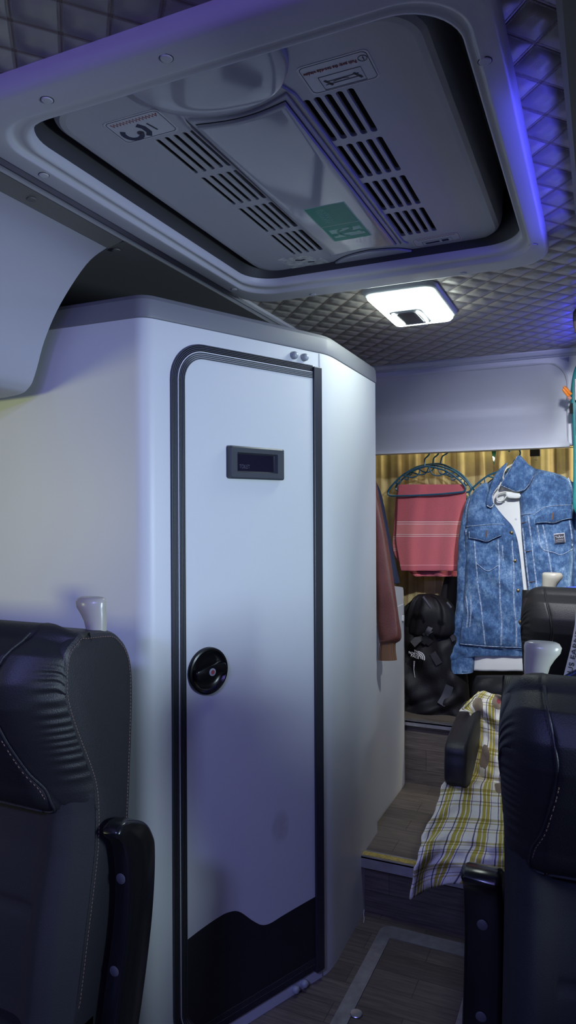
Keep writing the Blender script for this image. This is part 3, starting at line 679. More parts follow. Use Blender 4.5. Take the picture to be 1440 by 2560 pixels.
mk('hammer_diagram', *join(*pic), m_navyink, s2, smooth=False)
mk('knob_diagram', *join(stroke([(-0.712+0.003*math.cos(a), 0.987+0.003*math.sin(a)) for a in np.linspace(0, 6.3, 14)], 0.0065, TZ-0.0002)), m_ink, s2, smooth=False)
mk('pin_diagram', *stroke([(-0.686, 0.967), (-0.680, 0.990)], 0.003, TZ), m_ink, s2, smooth=False)
s3 = sticker(-0.414, -0.300, 1.645, 1.697, m_film, border=m_red, skew=-0.06)
mk('worn_red_text', *stroke([(-0.400+i*0.0032, 1.6545-0.06*i*0.0032+(0.003 if i % 2 else -0.0025)) for i in range(29)], 0.0013, TZ), m_red, s3, smooth=False)
mk('lever_diagram', *join(stroke([(-0.385, 1.680), (-0.352, 1.678)], 0.009, TZ), stroke([(-0.346, 1.677), (-0.330, 1.676)], 0.012, TZ), stroke([(-0.392, 1.668), (-0.322, 1.664), (-0.322, 1.688), (-0.392, 1.692), (-0.392, 1.668)], 0.0008, TZ)), m_navyink, s3, smooth=False)
s4o = [(-0.756, 1.628), (-0.738, 1.622), (-0.735, 1.632), (-0.700, 1.624), (-0.672, 1.640), (-0.664, 1.668), (-0.650, 1.662), (-0.644, 1.690), (-0.640, 1.712), (-0.652, 1.709), (-0.690, 1.706), (-0.700, 1.698), (-0.725, 1.710), (-0.748, 1.704), (-0.744, 1.680), (-0.752, 1.655)]
s4 = mk('torn_sticker', *fill([s4o], HZ-0.0006, 0.0006, 'z'), m_film2, tray, smooth=False)
mk('smudge_mark', *join(stroke([(-0.715, 1.650), (-0.702, 1.658), (-0.690, 1.654)], 0.008, TZ), stroke([(-0.690, 1.675), (-0.674, 1.680)], 0.007, TZ)), m_ink, s4, smooth=False)

# ================================================================ dome lamp
lam = thing('ceiling_lamp', (-0.52, 2.08, 1.94), 'lit rectangular white dome lamp on the quilted ceiling behind the hatch', 'ceiling lamp')
def lr(o_, z): return [(x, y, z) for x, y in rrect(-0.628+o_, -0.412-o_, 1.900+o_, 2.262-o_, 0.04-min(o_, 0.02), 8)]
mk('housing', *loft([lr(0.0, 1.971), lr(0.002, 1.962), lr(0.008, 1.956), lr(0.012, 1.955)]), m_lampbody, lam, ang=40)
mk('diffuser', *loft([lr(0.012, 1.956), lr(0.014, 1.947), lr(0.020, 1.9415), lr(0.034, 1.940)]), m_lamp, lam, ang=40)
sw = mk('switch_plate', *loft([[(x, y, z) for x, y in rrect(-0.586+o_, -0.486-o_, 2.045+o_, 2.210-o_, 0.02, 6)] for o_, z in ((0, 1.9405), (0.001, 1.9365), (0.004, 1.935))]), m_lampgrey, lam, ang=40)
mk('rocker', *loft([[(x, y, z) for x, y in rrect(-0.566+o_, -0.506-o_, 2.065+o_, 2.190-o_, 0.012, 6)] for o_, z in ((0, 1.9355), (0.001, 1.9325), (0.006, 1.931))]), m_bezel, sw, ang=40)
for xx in (-0.576, -0.496):
    pth = [(xx+0.006*math.cos(t)*(1 if xx > -0.53 else -1)-0.004*(1 if xx > -0.53 else -1), 2.06+0.13*k_, 1.934) for k_, t in ((i/8, (i-4)*0.35) for i in range(9))]
    mk('light_slit', *tube(pth, 0.0042, 8), m_lamp, sw)
# ================================================================ luggage racks
def rack(name, s, label, y0, y1, x0, profile):
    r = thing(name, (x0, (y0+y1)/2, 1.6), label, 'luggage rack', 'overhead luggage racks')
    pts = smooth_path(profile, 5); n = len(pts)
    V, F = loft([[(p[0], y, p[1]) for p in pts] for y in (y0, y0+(y1-y0)*0.5, y1)], closed=True)
    mk('rack_shell', V, F, m_bin, r, ang=50)
    return r
pl_ = [(-0.988, 1.9655), (-1.000, 1.9560), (-1.035, 1.9480), (-1.095, 1.918), (-1.172, 1.836), (-1.221, 1.756), (-1.250, 1.680), (-1.272, 1.645), (-1.320, 1.629), (-1.50, 1.622), (-1.725, 1.622), (-1.73, 1.80), (-1.725, 1.955)]
ra = rack('luggage_rack', -1, 'pale curved luggage rack end at the upper left beside the cabin', -2.5, 1.302, -1.3, pl_)
V, F = loft([[(x, y, z) for x, z in [(-0.975, CZ-0.004), (-0.978, CZ-0.012), (-1.055, CZ-0.022), (-1.060, CZ-0.016)]] for y in (-2.5, 1.31)]); 
mk('dark_band', *loft([[(x, y, z) for x, z in [(-0.984, 1.966), (-0.986, 1.9585), (-1.032, 1.9470), (-1.040, 1.9560)]] for y in (-2.5, 1.303)]), m_side, ra, ang=30)
for x, y in ((-1.012, 1.045), (-1.030, 1.33)):
    V, F = lathe([(0.0001, 0.0), (0.0095, 0.0), (0.009, 0.002), (0.0001, 0.0025)], 20); mk('screw_cap', [(x+a, y+b, 1.9515-c) for a, b, c in V], F, m_side, ra, ang=40)
pr_ = [(-0.046, 1.968), (-0.044, 1.952), (-0.015, 1.945), (0.04, 1.915), (0.12, 1.836), (0.17, 1.756), (0.20, 1.680), (0.222, 1.645), (0.27, 1.629), (0.45, 1.622), (0.685, 1.622), (0.69, 1.80), (0.685, 1.955)]
rb = rack('luggage_rack', 1, 'dark-edged luggage rack running along the right border of the ceiling', -2.5, 2.90, 0.3, pr_)
mk('dark_band', *loft([[(x, y, z) for x, z in [(-0.047, 1.9665), (-0.0475, 1.938), (-0.040, 1.930), (0.02, 1.918), (0.03, 1.93)]] for y in (-2.5, 1.78)]), m_side, rb, ang=30)
# reading lamp at the rack edge
rl = thing('reading_lamp', (-0.03, 1.90, 1.925), 'small bright white reading lamp at the right rack edge, cut by the frame', 'reading lamp')
V, F = lathe([(0.0001, 0), (0.026, 0), (0.028, 0.004), (0.026, 0.014), (0.018, 0.016), (0.0001, 0.016)], 24); mk('base', [(-0.016+a, 1.86+b, 1.940-c) for a, b, c in V], F, m_lampbody, rl, ang=40)
V, F = lathe([(0.0001, 0.0155), (0.018, 0.0155), (0.017, 0.019), (0.0001, 0.020)], 24); mk('lens', [(-0.016+a, 1.86+b, 1.940-c) for a, b, c in V], F, m_glow, rl, ang=40)

rl2 = thing('reading_lamp', (-0.03, 0.80, 1.925), 'small white reading lamp on the right rack edge farther forward, above the frame', 'reading lamp')
for ch in list(rl.children):
    q = ch.copy(); C.objects.link(q); q.parent = rl2; ORG[q.name] = ORG[ch.name]-np.array([0, 1.10, 0])
# ================================================================ seats
FR = [(1.126, 0.993), (1.120, 0.982), (1.099, 0.955), (1.052, 0.946), (1.008, 0.950), (0.947, 0.974), (0.853, 1.018), (0.792, 1.028), (0.726, 1.026), (0.655, 1.013), (0.599, 1.001), (0.556, 0.992), (0.474, 0.975), (0.40, 0.955)]
BK = [(1.124, 1.010), (1.116, 1.080), (1.098, 1.110), (1.075, 1.130), (1.041, 1.143), (0.972, 1.146), (0.853, 1.139), (0.735, 1.130), (0.55, 1.112), (0.36, 1.09)]
ARM = [(1.029, 0.757), (1.060, 0.771), (1.115, 0.748), (1.141, 0.715), (1.150, 0.682), (1.146, 0.603), (1.130, 0.509), (1.095, 0.378), (1.06, 0.300), (1.00, 0.300), (1.020, 0.400), (1.043, 0.500), (1.058, 0.562), (1.066, 0.640), (1.056, 0.720)]
def seat(xe, sg, dy, dz, label, w_=0.43, arm=True, armdx=0.0, hand=(1.0,), group='reclining passenger seats', armdz=0.0, armlow=False, armw=0.054, corner=0.012):
    st = thing('passenger_seat', (xe+sg*w_/2, 0.8+dy, 0.0), label, 'seat', group)
    def W(a, y, z): return (xe+sg*a, y+dy, z+dz)
    fz = np.array([p[0] for p in FR])[::-1]; fy = np.array([p[1] for p in FR])[::-1]
    prof = [tuple(p) for p in smooth_path([(p[1], p[0]) for p in FR][::-1]+[(p[1], p[0]) for p in BK], 3, True)]
    # backrest shell: the flank profile across the width, with soft edges
    rings = []
    P = np.array(prof); c = P.mean(0)
    nrm = []
    for i in range(len(P)):
        d = P[(i+1) % len(P)]-P[i-1]; nrm.append(np.array([d[1], -d[0]])/(np.linalg.norm(d)+1e-9))
    nrm = np.array(nrm)
    if ((P+nrm*0.001-c)**2).sum() < ((P-c)**2).sum(): nrm = -nrm
    def drop(a, z):      # rounded upper corners, seen from the front
        e = min(a, w_-a); r = corner; k = min(1, max(0, (z-0.93)/0.12)); k = k*k*(3-2*k)
        return (r-math.sqrt(max(0, r*r-(r-e)**2)))*k if e < r else 0.0
    for a, ins in ((0.0, 0.0085), (0.0015, 0.004), (0.005, 0.001), (0.012, 0.0), (0.022, 0.0), (0.035, 0.0), (w_-0.035, 0.0), (w_-0.022, 0.0), (w_-0.012, 0.0), (w_-0.005, 0.001), (w_-0.0015, 0.004), (w_, 0.0085)):
        rings.append([W(a, (p-n_*ins)[0], (p-n_*ins)[1]-drop(a, p[1])) for p, n_ in zip(P, nrm)])
    back = mk('backrest', *loft(rings), m_leather2, st, ang=24)
    # tan stitching round the flank
    Q = P-nrm*0.0105
    dash = []
    acc = 0
    LQ = [Q[i]*(1-t)+Q[(i+1) % len(Q)]*t for i in range(len(Q)-1) for t in np.linspace(0, 1, 12, endpoint=False)]
    d_ = [0]
    for i in range(1, len(LQ)): d_.append(d_[-1]+np.linalg.norm(LQ[i]-LQ[i-1]))
    d_ = np.array(d_); LQ = np.array(LQ)
    s_ = 0.0
    while s_ < d_[-1]-0.006:
        a_ = [np.interp(s_, d_, LQ[:, k]) for k in (0, 1)]; b_ = [np.interp(s_+0.0042, d_, LQ[:, k]) for k in (0, 1)]
        if a_[1] > 0.46 and corner < 0.02: dash.append(tube([W(0.0002, *a_), W(-0.0002, (a_[0]+b_[0])/2, (a_[1]+b_[1])/2), W(0.0002, *b_)], 0.0008, 5))
        s_ += 0.0068
    if dash: mk('stitching', *join(*dash), m_thread, back)['kind'] = 'stuff'
    # headrest: bulges forward of the shell, wrinkled along the outer seam
    def front(z): return np.interp(z, fz, fy)
    def wing(z): return np.interp(z, [0.78, 0.84, 0.90, 1.0, 1.06, 1.13], [0.028, 0.050, 0.075, 0.098, 0.094, 0.070])
    def headY(a, z):
        e = min(a, w_-a); g = math.sin(min(1, e/0.085)*math.pi/2)**0.8
        topr = math.sqrt(max(0, 1-max(0, (z-1.03)/0.111)**2)); lowr = math.sqrt(max(0, 1-max(0, (0.86-z)/0.066)**2))
        b = 0.072*g*topr*(0.35+0.65*lowr)
        wr = 0.0030*math.sin(z*2*math.pi/0.0175+3*math.sin(z*40))*math.exp(-((e-0.012)/0.016)**2)*(1 if 0.86 < z < 1.085 else 0.25)
        # shallow centre panel between the wings
        wg = wing(z); pn = 0.006/(1+math.exp(-(e-wg)/0.004)) if z > 0.80 else 0
        gr = -0.004*math.exp(-((e-wg)/0.003)**2)
        return front(min(z, 1.12))-b-wr-pn-gr+0.004
    rows = []
    zs = np.concatenate([np.linspace(0.795, 0.86, 10, endpoint=False), np.linspace(0.86, 1.09, 70, endpoint=False), np.linspace(1.09, 1.141, 24)])
    aa = np.concatenate([np.linspace(0.0, 0.05, 14, endpoint=False), np.linspace(0.05, 0.13, 30, endpoint=False), np.linspace(0.13, w_/2, 10)]); aa = np.concatenate([aa, (w_-aa)[::-1][1:]])
    for z in zs: rows.append([W(a, headY(a, z), z if z < 1.03 else 1.03+(z-1.03)*(0.80+0.20*math.sin(min(1, min(a, w_-a)/0.07)*math.pi/2))-drop(a, z)) for a in aa])
    rows.append([W(a, 1.015, 1.124) for a in aa]); rows.append([W(a, 1.03, 1.08) for a in aa]); rows.append([W(a, 1.045, 0.80) for a in aa]); rows.append(rows[0])
    V, F, _ = grid(rows); hd = mk('headrest', V, F, m_leather, st, ang=179)
    # centre pad of the headrest and its piping
    pts = smooth_path([(wing(1.128)+0.004, 1.128), (wing(1.06), 1.06), (wing(1.0), 1.0), (wing(0.90), 0.90), (wing(0.85), 0.85), (0.048, 0.815), (0.055, 0.803), (0.075, 0.800), (0.12, 0.803), (w_/2, 0.806)], 6)
    pip = [W(a, headY(a, z)-0.0015, z) for a, z in pts]; pip2 = [W(w_-a, headY(a, z)-0.0015, z) for a, z in pts]
    mk('piping', *tube(pip, 0.0025, 8), m_leather2, hd); mk('piping', *tube(pip2, 0.0025, 8), m_leather2, hd)
    dsh = []
    pq = [W(a+0.005, headY(a+0.005, z)-0.0012, z) for a, z in pts if z < 1.0]
    for i in range(0, len(pq)-1):
        p, q = np.array(pq[i]), np.array(pq[i+1]); L = np.linalg.norm(q-p)
        for k in range(int(L/0.007)):
            dsh.append(tube([p+(q-p)*(k*0.007/L), p+(q-p)*((k*0.007+0.004)/L)], 0.0008, 5))
    if dsh: mk('stitching', *join(*dsh), m_thread, hd)['kind'] = 'stuff'
    # lower back cushion with side bolsters
    def lowY(a, z):
        e = min(a, w_-a); g = math.sin(min(1, e/0.03)*math.pi/2); bol = math.exp(-((e-0.055)/0.035)**2)
        mid = 0.016*math.cos((z-0.60)*math.pi/0.42)
        tuck = 1-math.exp(-((z-0.62)/0.008)**2)*0.25 if e > 0.09 else 1
        return front(z)-g*(0.018+0.026*bol+mid)*tuck
    rows = [[W(a, lowY(a, z), z) for a in aa] for z in np.linspace(0.44, 0.83, 40)]
    rows.append([W(a, 1.05, 0.83) for a in aa]); rows.append([W(a, 1.02, 0.44) for a in aa]); rows.append(rows[0])
    V, F, _ = grid(rows); mk('back_cushion', V, F, m_fabric, st, ang=179)
    # seat cushion, base and pedestal (down to the floor)
    rings = []
    for y, z0, z1, ins in ((0.470, 0.36, 0.42, 0.02), (0.480, 0.335, 0.445, 0.006), (0.52, 0.33, 0.462, 0.0), (0.80, 0.33, 0.452, 0.0), (1.02, 0.33, 0.445, 0.0)):
        rings.append([W(*p) for p in [(ins+0.01, y, z0), (ins, y, z0+0.01), (ins, y, z1-0.02), (ins+0.02, y, z1), (w_-ins-0.02, y, z1), (w_-ins, y, z1-0.02), (w_-ins, y, z0+0.01), (w_-ins-0.01, y, z0)]])
    mk('seat_cushion', *loft(rings), m_leather, st, ang=50)
    V, F = join(box(0.03, w_-0.03, 0.55, 1.02, 0.26-0.0, 0.333)); mk('seat_base', [W(*p) for p in V], F, m_dark, st, smooth=False, bevel=0.006)
    V, F = box(0.10, 0.17, 0.62, 0.95, -dz+0.0005, 0.262); V2, F2 = box(w_-0.17, w_-0.10, 0.62, 0.95, -dz+0.0005, 0.262); V, F = join((V, F), (V2, F2)); mk('pedestal', [W(*p) for p in V], F, m_dark, st, smooth=False, bevel=0.004)
    # grab handle on the aisle corner of the top
    hp = smooth_path([(1.080, 1.085), (1.081, 1.118), (1.078, 1.145), (1.073, 1.160)], 5)
    rings = []
    for k, (y, z, ry, rx) in enumerate([(1.080, 1.075, 0.022, 0.014), (1.080, 1.120, 0.0225, 0.0145), (1.079, 1.135, 0.0235, 0.015), (1.075, 1.148, 0.029, 0.017), (1.070, 1.160, 0.0355, 0.0195), (1.069, 1.170, 0.037, 0.0205), (1.070, 1.176, 0.0335, 0.0185), (1.071, 1.1785, 0.026, 0.014), (1.072, 1.179, 0.012, 0.006)]):
        rings.append([W(*p) for p in [(0.045*hand[0]+rx*math.cos(t), y+ry*math.sin(t), z) for t in np.linspace(0, 2*math.pi, 24, endpoint=False)]])
    if hand[0] > 0 and len(hand) > 1:   # handle turned across the seat: its nose points to the seat middle
        rings = []
        for (a, z, ra, ry) in [(0.0, 1.075, 0.020, 0.017), (0.0, 1.120, 0.0205, 0.017), (0.002, 1.135, 0.023, 0.018), (0.006, 1.148, 0.027, 0.019), (0.011, 1.160, 0.0315, 0.021), (0.012, 1.170, 0.033, 0.021), (0.011, 1.177, 0.030, 0.018), (0.011, 1.1795, 0.025, 0.014), (0.010, 1.180, 0.012, 0.006)]:
            rings.append([W(*p) for p in [(hand[1]+a+ra*math.cos(t), 1.07+ry*math.sin(t), z) for t in np.linspace(0, 2*math.pi, 24, endpoint=False)]])
    mk('grab_handle', *loft(rings), m_ivory, st, ang=50)
    if arm:
        P = [tuple(p) for p in smooth_path(ARM, 4, True)]
        n = len(P); c = np.array(P).mean(0); Pn = np.array(P); nn = []
        for i in range(n):
            d = Pn[(i+1) % n]-Pn[i-1]; nn.append(np.array([-d[1], d[0]])/(np.linalg.norm(d)+1e-9))
        nn = np.array(nn)
        if ((Pn+nn*0.001-c)**2).sum() > ((Pn-c)**2).sum(): nn = -nn
        rings = []
        for a, ins in ((-0.006, 0.006), (-0.010, 0.001), (-0.014, 0.0), (-0.002-armw, 0.0), (-0.007-armw, 0.002), (-0.010-armw, 0.007)):
            rings.append([W(a+armdx, *(p+q*ins+np.array([0, armdz]))) for p, q in zip(Pn, nn)])
        am = mk('armrest', *loft(rings), m_arm, st, ang=50)
        for y, z in ((1.045, 0.66), (1.045, 0.50)):
            V, F = lathe([(0.0001, 0), (0.010, 0), (0.010, 0.001), (0.008, 0.002), (0.0001, 0.0024)], 18); yy = np.interp(z, [0.3, 0.4, 0.5, 0.562, 0.64, 0.72], [1.0, 1.02, 1.043, 1.058, 1.066, 1.056])
            mk('bolt_cap', [W(-0.008-armw/2+a+armdx, yy-c, z+b+armdz) for a, b, c in V], F, m_lampgrey2, am, ang=40)
    if armlow:
        rings = []
        P = [(0.64, 0.615), (0.645, 0.665), (0.68, 0.705), (0.95, 0.750), (0.99, 0.72), (0.98, 0.67), (0.72, 0.57), (0.65, 0.585)]
        P = [tuple(p) for p in smooth_path([(y, z+armdz) for y, z in P], 4, True)]; c = np.array(P).mean(0)
        for a, k in ((-0.006, 0.9), (-0.010, 0.97), (-0.016, 1.0), (-0.062, 1.0), (-0.068, 0.97), (-0.072, 0.9)):
            rings.append([W(a+armdx, *(c+(np.array(p)-c)*k)) for p in P])
        mk('armrest', *loft(rings), m_leather2, st, ang=50)
    return st
m_lampgrey2 = mat('bolt_grey', (0.06, 0.06, 0.07), 0.5)
seat(-0.85, -1, 0.0, 0.0, 'black leather seat at the left edge with an ivory handle on its top corner', armdx=-0.004, armdz=0.0, hand=(1.0, 0.030), armw=0.036)
seat(-0.165, 1, 0.292, -0.079, 'black leather seat at the right edge in front, with a raised gloss armrest', hand=(1.0, 0.052), corner=0.045, armdx=-0.004, armdz=-0.02, armw=0.066)
seat(-0.243, 1, 1.42, -0.045, 'black leather seat behind the right front one, with plaid cloth over it', hand=(1.0, 0.078), arm=False, armlow=True, corner=0.045, armdx=-0.114, armdz=0.0)

seat(-0.85, -1, -1.55, 0.0, 'black leather aisle seat one row nearer the front on the left side', armdx=-0.004, hand=(1.0, 0.040), armw=0.036)
seat(-1.30, -1, -1.55, 0.0, 'black leather window seat one row nearer the front on the left side', arm=False, hand=(1.0, 0.040))
seat(-0.165, 1, -1.95, 0.0, 'black leather aisle seat one row nearer the front on the right side', armdx=-0.004, hand=(1.0, 0.040), armw=0.036)
seat(-1.30, -1, 0.0, 0.0, 'black leather window seat beside the left aisle seat, outside the frame edge', arm=False, hand=(1.0, 0.040))
seat(0.285, 1, 0.292, -0.079, 'black leather window seat beside the right front seat', arm=False, hand=(1.0, 0.040))
seat(-0.165, 1, -0.95, 0.0, 'black leather aisle seat under the camera on the right side', armdx=-0.004, hand=(1.0, 0.040), arm=False)
seat(0.285, 1, -0.95, 0.0, 'black leather window seat under the camera on the right side', arm=False, hand=(1.0, 0.040))

nl = thing('blue_fill_lamp', (-0.52, -0.60, 1.94), 'added housing for the unseen blue fill light, on the ceiling forward of the hatch', 'night lamp')  # housing added for the unseen blue fill light
V, F = loft([[(x, y, z) for x, y in rrect(-0.62+o_, -0.42-o_, -0.77+o_, -0.43-o_, 0.03, 6)] for o_, z in ((0, 1.971), (0.004, 1.95), (0.012, 1.945))]); mk('housing', V, F, m_lampbody, nl, ang=40)
bl = thing('rear_fill_lamp', (0.66, 3.08, 1.50), 'small added fill lamp at the right end of the rear recess, outside the frame', 'lamp')  # housing added to go with the rear fill light
V, F = lathe([(0.0001, 0), (0.05, 0), (0.055, 0.01), (0.05, 0.03), (0.0001, 0.03)], 24); mk('base', orient(V, (0.69, 3.08, 1.50), (0, 1, 0), (-1, 0, 0)), F, m_lampbody, bl, ang=40)
# ================================================================ floor hatch in the aisle
fh = thing('floor_hatch', (-0.52, 1.9, 0.0), 'wood-look floor hatch with a worn metal frame in the aisle by the cabin', 'floor hatch')
V, F = fill([rrect(-0.655, -0.315, 1.45, 2.200, 0.035, 6), rrect(-0.614, -0.356, 1.49, 2.138, 0.004, 2)], 0.0005, 0.0040, 'z')
mk('frame', V, F, m_steel, fh, ang=30)
mk('lid', *box(-0.613, -0.357, 1.491, 2.137, 0.0004, 0.0032), m_planks2, fh, smooth=False)
V, F = lathe([(0.0001, 0.0045), (0.016, 0.0045), (0.017, 0.0055), (0.0155, 0.0072), (0.012, 0.0068), (0.0001, 0.0060)], 24); p = on_z(888, 2538, 0.0); mk('screw', [(p[0]+0.003+a, p[1]+b, c) for a, b, c in V], F, m_silver, fh, ang=40)
tag(mk('thread_scrap', *tube([on_z(905, 2296, 0.003)+np.array([0.012, -0.02, k*0.014]) + np.array([0.002*(k % 2), 0, 0]) for k in range(4)], 0.0012, 6), m_white), 'scrap of white thread stuck at the foot of the cabin edge', 'thread')

# ================================================================ rear curtains, window, line
struct(mk('window_2', *box(-1.2, 0.5, 3.400, 3.412, 0.95, 1.85), mat('night_window', (0.02, 0.09, 0.05), 0.15), smooth=False))
gapx = on_y(1231, 1140, 3.30)[0]
def curtain(x0, x1, label, seed, edge):
    rng = random.Random(seed); ph = [rng.uniform(0, 6.28) for _ in range(4)]; rows = []; nu = 150
    for i in range(40):
        z = 1.92-(1.92-0.475)*i/39; row = []
        for j in range(nu):
            s = j/(nu-1); x = x0+(x1-x0)*s
            if edge == 'r' and s > 0.9: x -= max(0, (z-1.545))*0.16*((s-0.9)/0.1)
            if edge == 'l' and s < 0.1: x += max(0, (z-1.545))*0.16*(1-s/0.1)
            k = x/0.098*2*math.pi
            row.append((x+0.006*math.sin(z*3+ph[1]), 3.31+0.008*math.sin(k+0.5*math.sin(z*4+ph[0]))+0.003*math.sin(k*2.3+ph[2]+z*2), z))
        rows.append(row)
    V, F, uv = grid(rows); n = (x1-x0)/0.098
    return tag(mk('curtain', V, F, m_curtain, uv=[(x0/0.098+u*n+0.08*math.sin(40*u)+0.25*math.sin(13*u+seed), v) for u, v in uv], solid=0.003, ang=179), label, 'curtain', 'rear window curtains')
curtain(-1.45, gapx, 'gold striped curtain behind the coral towel and the black backpack', 3, 'r')
curtain(gapx+0.012, 0.45, 'gold striped curtain behind the denim jacket, right of the small green gap', 8, 'l')
sp = on_y(1231, 1147, 3.385); V, F = lathe([(0.0001, 0), (0.008, 0.001), (0.011, 0.004), (0.0001, 0.006)], 16)
tag(mk('outside_light', orient(V, sp, (1, 0, 0), (0, -1, 0)), F, m_glow), 'small pale round light seen in the green gap between the curtains', 'light')
LY = 3.14; lz = on_y(1400, 1121, LY)[2]
tag(mk('clothes_line', *tube([(x, LY, lz+0.012*((x+0.5)/0.9)**2) for x in np.linspace(-1.5, 0.55, 14)], 0.0016, 6), m_rope), 'thin dark cord strung across in front of the gold curtains', 'cord')
bc = thing('binder_clip', tuple(on_y(1337, 1140, LY)), 'black binder clip pinched on the cord above the denim jacket', 'clip')
a, b = on_y(1325, 1141, LY-0.004), on_y(1350, 1123, LY-0.004)
mk('body', *loft([[(x, y, z) for x, z in ((a[0], a[2]), (b[0], a[2]), (b[0], b[2]), (a[0], b[2]))] for y in (LY-0.010, LY+0.008)]), m_black, bc, smooth=False, bevel=0.002)
pw = [on_y(u, v, LY-0.004) for u, v in [(1337, 1140), (1335, 1147), (1339, 1150), (1344, 1149), (1343, 1144), (1341, 1140)]]; mk('wire_loop', *tube(smooth_path(pw, 4), 0.0011, 6), m_steel, bc)

# ================================================================ hangers
def hanger(label, pos, ang, tilt=0.0, sc=1.0, hooks=True):
    h = thing('clothes_hanger', tuple(pos), label, 'hanger', 'teal plastic hangers'); pos = np.array(pos, float)
    ca, sa, ct, st_ = math.cos(ang), math.sin(ang), math.cos(tilt), math.sin(tilt)
    def T(x, z, y=0.0): x, z = x*sc, z*sc; x, z = x*ct-z*st_, x*st_+z*ct; return pos+np.array([x*ca-y*sa, x*sa+y*ca, z])
    body = smooth_path([T(*p) for p in [(0.0, 0.0), (0.05, -0.010), (0.10, -0.030), (0.145, -0.066), (0.172, -0.096), (0.178, -0.112), (0.168, -0.124), (0.14, -0.127), (0.05, -0.130), (-0.05, -0.130), (-0.14, -0.127), (-0.168, -0.124), (-0.178, -0.112), (-0.172, -0.096), (-0.145, -0.066), (-0.10, -0.030), (-0.05, -0.010)]], 5, True)
    mk('frame', *tube(body+[body[0]], 0.0042, 8), m_hang, h)
    hk = smooth_path([T(*p) for p in [(0, -0.004), (0.0, 0.022), (0.004, 0.036), (0.020, 0.050), (0.026, 0.068), (0.018, 0.086), (0.0, 0.092), (-0.016, 0.084), (-0.021, 0.072)]], 5)
    mk('hook', *tube(hk, 0.0036, 8), m_hang, h)
    for s in (-1, 1):
        b_ = smooth_path([T(*p) for p in [(s*0.020, -0.006), (s*0.032, -0.036), (s*0.060, -0.046), (s*0.088, -0.038), (s*0.104, -0.034)]], 5); mk('strap_arm', *tube(b_, 0.0032, 7), m_hang, h)
        b_ = smooth_path([T(*p) for p in [(s*0.118, -0.046), (s*0.116, -0.062), (s*0.124, -0.070), (s*0.136, -0.066)]], 5); mk('strap_hook', *tube(b_, 0.003, 7), m_hang, h)
    return h
hp = on_y(1062, 1166, 3.11); hanger('teal plastic hanger in front of the coral towel, its long bar across it', hp, 0.0, 0.04, 0.98)
hp = on_y(1083, 1163, 3.163); hanger('teal plastic hanger holding the coral towel, middle hook of three', hp, 0.03, -0.03, 0.95)
hp = on_y(1101, 1160, 3.205); hanger('teal plastic hanger at the back, its end pointing at the denim jacket', hp, -0.04, -0.20, 1.06)
hp = on_y(1283, 1172, 3.13); hanger('teal hanger inside the denim jacket, its hook over the collar', hp, 0.0, -0.05, 1.0)

# ================================================================ towel
tw = thing('towel', tuple(on_y(1078, 1436, 3.15)), 'coral pink terry towel with white woven bands hanging below the teal hangers', 'towel')
def towel_layer(rws, y, name, seed, amp):
    A = smooth_path([np.array([v, l, r], float) for v, l, r in rws], 10); G = []
    for v, l, r in A:
        G.append([tuple(on_y(l+(r-l)*s, v-3*math.sin(math.pi*s)*0, y)+np.array([0, -amp*(0.4+0.6*min(1, (v-rws[0][0])/120))*(math.sin(s*9+seed+v*0.004)+0.5*math.sin(s*21+seed*2+v*0.011)), 0])) for s in np.linspace(0, 1, 60)])
    V, F, uv = grid(G); return mk(name, V, F, m_towel, tw, uv=[(a, 1-b) for a, b in uv], solid=0.010, ang=179)
towel_layer([(1211, 1001, 1160), (1222, 996, 1165), (1260, 994, 1165), (1310, 992, 1161), (1350, 990, 1157), (1395, 997, 1151), (1427, 1003, 1148)], 3.135, 'front_layer', 0.4, 0.006)
towel_layer([(1213, 996, 1158), (1260, 990, 1160), (1320, 986, 1155), (1370, 984, 1150), (1405, 1000, 1148), (1441, 1040, 1140)], 3.165, 'back_layer', 2.0, 0.007)

# ================================================================ garments at the left
lj = thing('leather_jacket', tuple(on_y(960, 1650, 2.53)), 'brown leather jacket sleeve with a ribbed cuff hanging past the cabin edge', 'jacket')
def R(rows, Y, t, dy=0.0): return [(on_y(l, v, Y), on_y(r, v, Y), t*(k[0] if k else 1)) for v, l, r, *k in rows]
V, F, uv = rowloft(R([(1195, 905, 938, 0.7), (1225, 905, 944), (1270, 907, 953), (1330, 912, 965), (1400, 918, 977), (1480, 938, 988), (1545, 943, 997), (1585, 946, 1003, 1.1), (1600, 948, 1001, 0.9), (1608, 950, 990, 0.5)], 2.455, 0.024), fold=lambda s, v: 0.004*math.sin(v*16+s*3)*v+0.004*math.sin(v*60+s*5)*max(0, v-0.85)/0.15)
mk('sleeve', V, F, m_brown, lj, ang=179)
V, F, uv = rowloft(R([(1603, 951, 989), (1625, 949, 989), (1650, 947, 992)], 2.455, 0.016), n=60, fold=lambda s, v: 0.0012*math.sin(s*60)); mk('cuff', V, F, m_rib, lj, ang=60)
V, F, uv = rowloft([((-1.30, 2.62, 1.50), (-0.86, 2.60, 1.50), 0.03), ((-1.34, 2.62, 1.45), (-0.80, 2.58, 1.45), 0.05), ((-1.30, 2.62, 1.30), (-0.84, 2.60, 1.30), 0.06), ((-1.30, 2.62, 1.11), (-0.86, 2.62, 1.11), 0.05)]); mk('body', V, F, m_brown, lj, ang=179)
V, F, uv = rowloft(R([(1205, 900, 940, 0.6), (1235, 900, 953), (1300, 900, 967), (1370, 905, 981), (1440, 910, 996), (1458, 912, 1000, 0.8)], 2.78, 0.030), fold=lambda s, v: 0.004*math.sin(s*6+v*4)); tag(mk('navy_shirt', V, F, m_navy, ang=179), 'dark navy garment hanging behind the brown leather sleeve', 'shirt')

